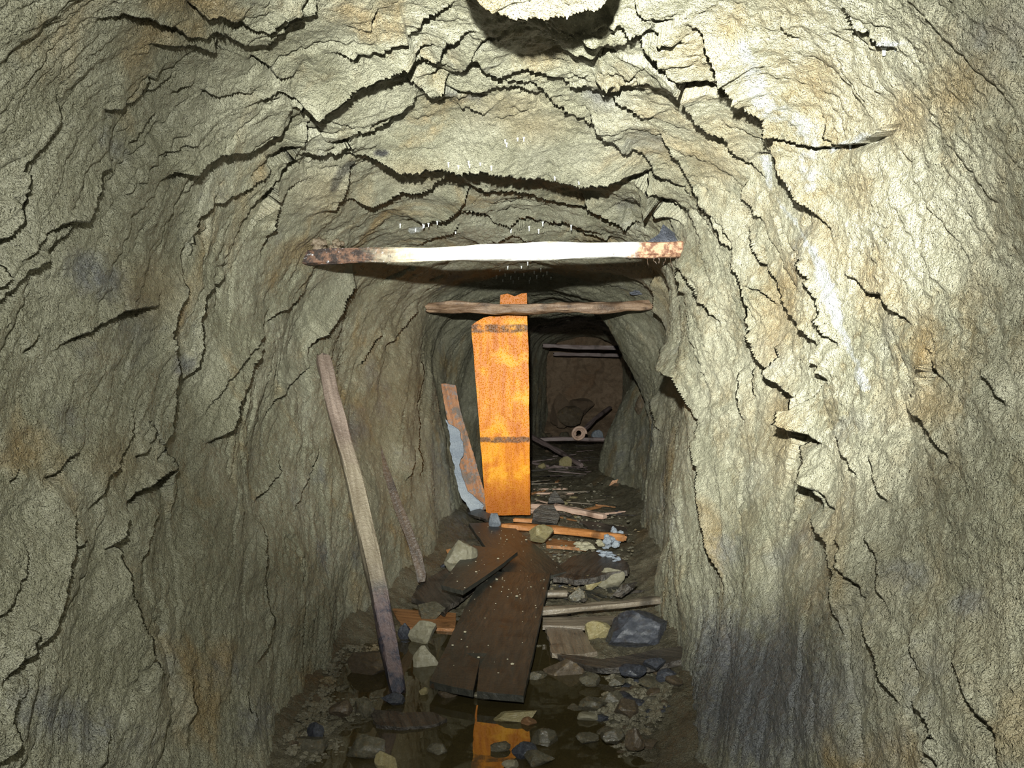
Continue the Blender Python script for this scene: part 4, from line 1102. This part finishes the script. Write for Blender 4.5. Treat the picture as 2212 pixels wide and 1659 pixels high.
# wedges that hold the timbers
wd1 = slab('wooden_wedge', [at(1398,522,3.62), at(1424,505,3.66), at(1432,484,3.70), at(1452,500,3.70), at(1478,522,3.64)], .05, M['slate_stone'], jitter=.004, seed=41)
tag(wd1, 'blue-grey wedge jammed above the right end of the white timber', 'wedge')
px_lump('fungus_tuft', [(at(1396,612,5.82),(.035,.02,.05)), (at(1404,634,5.84),(.035,.02,.04)), (at(1376,632,5.82),(.06,.02,.018)), (at(1384,606,5.82),(.05,.02,.012))], M['slate_stone'], 75, 'dark grey ragged tuft hanging at the right wall above the brown timber', 'fungus')
px_lump('rot_clump', [(at(690,530,3.62),(.04,.03,.03)), (at(726,528,3.62),(.035,.03,.03))], M['brown_stone'], 76, 'brown crumbling clump on top of the left end of the white timber', 'fungus')
cp = rock_hit(1328, 1046)
chip = slab('wood_chip', [cp+Vector((-.065,-.025,-.02)), cp+Vector((-.03,-.03,.035)), cp+Vector((.03,-.03,.045)), cp+Vector((.075,-.025,.04)), cp+Vector((.05,-.03,-.01)), cp+Vector((-.01,-.035,-.045)), cp+Vector((-.05,-.03,-.045))], .012, M['brown_wood'], jitter=.004, seed=42)
tag(chip, 'dark brown wood chip stuck on the rock bulge of the right wall', 'chip')

# ------------------------------------------------------------------ stalactites
def drip_mesh(L, r, seed):
    bm = bmesh.new(); n = 9; prev = None; rr = random.Random(seed)
    prof = [(1.9,.15),(1.2,-.08),(.85,-.3),(.75,-.6),(.68,-.85),(.8,-.95),(.55,-1.02),(.12,-1.07)]
    for f, z in prof:
        ring = [bm.verts.new((r*f*math.cos(2*PI*k/n)*rr.uniform(.93,1.07), r*f*math.sin(2*PI*k/n)*rr.uniform(.93,1.07), z*L)) for k in range(n)]
        if prev:
            for k in range(n): bm.faces.new((prev[k], ring[k], ring[(k+1)%n], prev[(k+1)%n]))
        else: bm.faces.new(ring)
        prev = ring
    bm.faces.new(prev[::-1]); bmesh.ops.recalc_face_normals(bm, faces=bm.faces)
    for f in bm.faces: f.smooth = True
    me = bpy.data.meshes.new('stalactite'); bm.to_mesh(me); bm.free(); me.materials.append(M['calcite']); return me
DR = [drip_mesh(1, .22, i) for i in range(4)]
def drips(px, label, group, lpx=9, wpx=None):
    for i, (x, y) in enumerate(px):
        p = rock_hit(x, y)
        L = lpx*.8*p.y/F*random.uniform(.7,1.25); r = (wpx or lpx*.26)*.62*p.y/F
        o = bpy.data.objects.new('stalactite', DR[i % 4]); C.objects.link(o)
        o.location = p+Vector((0,-.004,.002)); o.scale = (r/.22, r/.22, L); o.rotation_euler = (0, 0, random.uniform(0, 6))
        tag(o, label, 'stalactite', group)
drips([(990,358),(1014,360),(1013,347),(1062,360),(1090,303),(1131,298),(1095,312),(1118,299),(1199,384),(1250,396),(1038,356),(967,352)],
      'tiny white stalactite on the roof lip above the white timber', 'stalactites on the dark roof lip', 9)
drips([(898,494),(908,492),(918,489),(927,487),(944,482),(864,485)],
      'tiny white stalactite of the row on the left of the roof behind the white timber', 'stalactites on the left roof edge', 9)
drips([(984,496),(1104,496),(1144,492),(1163,496),(1171,481),(1235,492),(1151,527),(1176,528),(1182,524)],
      'tiny white stalactite hanging from the roof close above the middle of the white timber', 'stalactites above the timber', 11, 2.4)
drips([(1080+int(x), int(y)) for x, y in [(0,585),(12,593),(18,578),(24,598),(32,586),(40,600),(46,575),(52,590),(58,572),(66,600),(74,586),(80,596),(88,580),(94,598),(102,588),(6,604),(28,608),(64,606),(110,600),(-8,596)]],
      'tiny white stalactite in the cluster on the roof below the white timber', 'stalactites behind the white timber', 8, 2.2)
drips([(1915,104),(1938,98)], 'white stalactite blob on the upper right wall near the top of the view', 'stalactites on the upper right wall', 20, 8)
drips([(1806,322),(1843,312)], 'white stalactite on the rounded ledge of the right wall', 'stalactites on the right wall ledge', 18, 6.5)
drips([(1458,452)], 'single white stalactite on the right wall above the wedge', None, 14, 5)
drips([(1098,26),(1112,30),(1166,32),(1224,30)], 'small white stalactite under the bright slab at the top of the view', 'stalactites under the roof slab', 10, 3.5)

# ------------------------------------------------------------------ rubble
def scatter(n, region, smin, smax, mats, label, group, seed, name='stone', flat=.42, zmin=-.2, cat='stone', sub_=3, near=None):
    r = random.Random(seed); done = 0; tries = 0; placed = []
    while done < n and tries < n*40:
        tries += 1
        px, py = region(r)
        z = 0.
        for _ in range(4):
            p = onz(px, py, z); z = fz(p.x, p.y)
        p = onz(px, py, z)
        if z < zmin or p.y > 12.9: continue
        s = r.uniform(smin, smax)*(1 if r.random() < .8 else 1.4)
        if any((p-q).length < .55*(s+t) for q, t in placed): continue
        placed.append((p, s))
        me = with_material(rock_mesh(100+r.randrange(9), sub_, .62), r.choice(mats))
        o = bpy.data.objects.new(name, me); C.objects.link(o)
        h = s*flat*r.uniform(.7,1.2)
        o.scale = (s*.5*r.uniform(.9,1.3), s*.5*r.uniform(.7,1.), h*.5); o.location = p+Vector((0,0,h*.30))
        o.rotation_euler = (r.uniform(-.2,.2), r.uniform(-.2,.2), r.uniform(0, 6.3))
        tag(o, label, cat, group); done += 1
def poly_region(poly):
    xs = [p[0] for p in poly]; ys = [p[1] for p in poly]
    def inside(x, y):
        c = False; j = len(poly)-1
        for i in range(len(poly)):
            (xi, yi), (xj, yj) = poly[i], poly[j]
            if (yi > y) != (yj > y) and x < (xj-xi)*(y-yi)/(yj-yi)+xi: c = not c
            j = i
        return c
    def f(r):
        while True:
            x, y = r.uniform(min(xs), max(xs)), r.uniform(min(ys), max(ys))
            if inside(x, y): return x, y
    return f
st = [M['dark_stone'], M['stone'], M['stone'], M['brown_stone'], M['slate_stone']]
scatter(92, poly_region([(1235,1455),(1330,1440),(1470,1460),(1440,1530),(1395,1610),(1330,1659),(1150,1655),(1130,1600),(1220,1560)]), .024, .080, st, 'small wet stone in the shingle at the near foot of the right wall', 'small stones of the right shingle', 21)
scatter(26, poly_region([(740,1395),(850,1400),(860,1490),(760,1520),(700,1580),(640,1620),(625,1600),(690,1500)]), .018, .055, st, 'small wet stone in the shingle at the near foot of the left wall', 'small stones of the left shingle', 22)
scatter(18, poly_region([(640,1600),(1030,1560),(1030,1659),(640,1659)]), .015, .05, st, 'small wet stone in the shallow water at the near left', 'small stones in the near pool', 23)
scatter(16, poly_region([(1190,1250),(1330,1250),(1400,1290),(1300,1345),(1190,1340)]), .02, .06, st, 'small stone among the boards beside the long lath', 'small stones by the long lath', 24)
scatter(12, poly_region([(850,1325),(960,1325),(930,1470),(880,1480),(860,1400)]), .02, .06, st, 'small stone between the grey pole and the big plank', 'small stones by the pole', 25)
scatter(12, poly_region([(1160,1395),(1330,1430),(1330,1470),(1150,1440)]), .02, .055, st, 'small stone at the pool edge under the black plank', 'small stones under the black plank', 26)
scatter(28, poly_region([(1150,1040),(1290,1030),(1380,1120),(1340,1150),(1160,1120)]), .03, .08, st+[M['tan_stone']], 'small stone on the floor beyond the orange lath', 'small stones beyond the orange lath', 27)
scatter(12, poly_region([(1150,950),(1290,960),(1260,1030),(1150,1035)]), .04, .10, [M['brown_stone'], M['soil'], M['stone']], 'small stone on the dim far floor', 'small stones of the far floor', 28)
scatter(16, poly_region([(1165,905),(1330,900),(1300,945),(1165,950)]), .06, .20, [M['brown_stone'], M['soil'], M['stone']], 'stone in the rubble heap at the far end of the tunnel', 'far end rubble', 29, flat=.8)
scatter(12, poly_region([(900,1150),(1010,1140),(1000,1215),(930,1260)]), .02, .06, st+[M['pale_stone']], 'small stone at the foot of the left wall by the floor planks', 'small stones by the floor planks', 30)

def splinters(n, region, label, group, seed, mats, lmin, lmax):
    r = random.Random(seed)
    protos = {}
    for i in range(n):
        px, py = region(r); z = 0.
        for _ in range(4):
            p = onz(px, py, z); z = fz(p.x, p.y)
        p = onz(px, py, z)
        mm = r.choice(mats); k = (mm.name, r.randrange(3))
        if k not in protos:
            o = timber('splinter', [(-.5,0,0),(0,.01*k[1],.004),(.5,0,0)], .07, .04, mm, corner=.4, seed=k[1]+50, seg=14, rough=.006, taper=(1,.5)); protos[k] = o.data
        else:
            o = bpy.data.objects.new('splinter', protos[k]); C.objects.link(o)
        L = r.uniform(lmin, lmax)
        o.matrix_world = Matrix.Translation(p+Vector((0,0,.014)))@Matrix.Rotation(r.gauss(0,.8), 4, 'Z')@Matrix.Rotation(r.uniform(-.12,.12), 4, 'Y')@Matrix.Diagonal((L, r.uniform(.2,.5), r.uniform(.25,.5), 1))
        tag(o, label, 'splinter', group)
splinters(34, poly_region([(1150,1040),(1270,1030),(1350,1110),(1340,1150),(1155,1120)]), 'wood splinter on the littered floor just beyond the orange lath', 'splinters beyond the orange lath', 31, [M['brown_wood'], M['black_wood'], M['pink_wood'], M['grey_wood']], .12, .4)
splinters(30, poly_region([(1150,955),(1290,965),(1260,1030),(1150,1035)]), 'dull wood splinter on the dim far floor', 'splinters of the far floor', 32, [M['far_wood'], M['black_wood']], .15, .5)
splinters(14, poly_region([(1180,1190),(1340,1260),(1380,1300),(1190,1300)]), 'dark wood splinter among the boards near the right wall', 'splinters near the right wall', 33, [M['black_wood'], M['dark_wood']], .08, .25)

# fine gravel: uncountable grains on the planks and banks
def gravel():
    r = random.Random(77); bm = bmesh.new()
    def grain(p, s):
        g = bmesh.ops.create_icosphere(bm, subdivisions=1, radius=1.)
        k = (r.uniform(.7,1.3)*s, r.uniform(.7,1.3)*s, r.uniform(.4,.8)*s)
        for v in g['verts']:
            j = r.uniform(.75,1.2); v.co = Vector((p.x+v.co.x*k[0]*j, p.y+v.co.y*k[1]*j, p.z+v.co.z*k[2]*j))
    regs = [(poly_region([(1235,1450),(1470,1450),(1440,1530),(1395,1610),(1330,1659),(1120,1659),(1220,1560)]), 1700, .005, .019),
            (poly_region([(740,1395),(860,1395),(860,1500),(700,1590),(625,1640),(610,1600)]), 1000, .005, .017),
            (poly_region([(1150,1040),(1290,1030),(1380,1150),(1340,1280),(1190,1290)]), 500, .005, .017),
            (poly_region([(640,1600),(1030,1560),(1030,1659),(640,1659)]), 300, .004, .013)]
    for f, n, a, b in regs:
        for i in range(n):
            px, py = f(r); z = 0.
            for _ in range(3):
                p = onz(px, py, z); z = fz(p.x, p.y)
            grain(onz(px, py, z)+Vector((0,0,.004)), r.uniform(a, b)*.8)
    me = bpy.data.meshes.new('gravel'); bm.to_mesh(me); bm.free()
    o = link('gravel', me, M['stone']); return tag(o, 'fine wet gravel strewn over the floor', 'gravel', kind='stuff')
gravel()

# pale crumbs lying on the dark planks
def crumbs():
    r = random.Random(5); bm = bmesh.new()
    quads = [((928,1470,.056),(1131,1503,.056),(1189,1238,.131),(1048,1234,.131),48), ((1012,1131,.196),(1102,1131,.196),(1224,1234,.119),(1112,1262,.099),26), ((1022,1178,.186),(1118,1192,.176),(1000,1277,.156),(953,1263,.156),14)]
    for a, b, c, d, n in quads:
        A, B, Cc, Dd = onz(*a), onz(*b), onz(*c), onz(*d)
        for i in range(n):
            u, v = r.uniform(.05,.95), r.uniform(.05,.95)
            p = A.lerp(B, u).lerp(Dd.lerp(Cc, u), v)
            s = r.uniform(.0015,.0032)*(1 if r.random() < .9 else 2.2)
            g = bmesh.ops.create_icosphere(bm, subdivisions=1, radius=1.)
            for w_ in g['verts']: w_.co = Vector((p.x+w_.co.x*s*1.3, p.y+w_.co.y*s, p.z+.003+w_.co.z*s*.7))
    me = bpy.data.meshes.new('crumbs'); bm.to_mesh(me); bm.free()
    o = link('crumbs', me, M['pale_stone']); return tag(o, 'pale rock crumbs sprinkled on the dark floor planks', 'crumbs', kind='stuff')
crumbs()

# ------------------------------------------------------------------ light and camera
def spot(name, loc, target, energy, size, blend, col, radius):
    L = bpy.data.lights.new(name, 'SPOT'); L.energy = energy; L.spot_size = size; L.spot_blend = blend; L.color = col; L.shadow_soft_size = radius
    o = bpy.data.objects.new(name, L); C.objects.link(o); o.location = loc
    o.rotation_euler = (Vector(target)-Vector(loc)).to_track_quat('-Z', 'Y').to_euler()
    return o
LPOS = (-.05, -.02, H+.27)
spot('flash', LPOS, (.50, 3.0, 1.62), 225, math.radians(150), 1.0, (.98,1.0,.93), .018)
spot('added_far_spot', LPOS, (.26, 3.6, 1.42), 2000, math.radians(54), 1.0, (.98,1.0,.92), .018)  # added narrow spot beside the flash, lifts brightness deeper in the tunnel
Lp = bpy.data.lights.new('added_fill', 'POINT'); Lp.energy = 6; Lp.color = (.93,.96,1.0); Lp.shadow_soft_size = .03  # added weak fill light near the flash
lo = bpy.data.objects.new('added_fill', Lp); C.objects.link(lo); lo.location = (-.12, -.05, H+.30)

W = bpy.data.worlds.new('dark'); bpy.context.scene.world = W; W.use_nodes = True
W.node_tree.nodes['Background'].inputs[0].default_value = (0,0,0,1)

cam = bpy.data.cameras.new('camera'); co = bpy.data.objects.new('camera', cam); C.objects.link(co)
co.location = (0, 0, H); co.rotation_euler = (PI/2, 0, 0)
cam.sensor_width = 36; cam.sensor_fit = 'HORIZONTAL'; cam.lens = 36*F/2212; cam.clip_start = .02; cam.clip_end = 60
sc = bpy.context.scene; sc.camera = co
sc.view_settings.view_transform = 'Standard'; sc.view_settings.look = 'None'; sc.view_settings.exposure = 0; sc.view_settings.gamma = 1
sc.view_settings.use_curve_mapping = False
sc.cycles.max_bounces = 5; sc.cycles.diffuse_bounces = 1; sc.cycles.glossy_bounces = 3; sc.cycles.transparent_max_bounces = 8
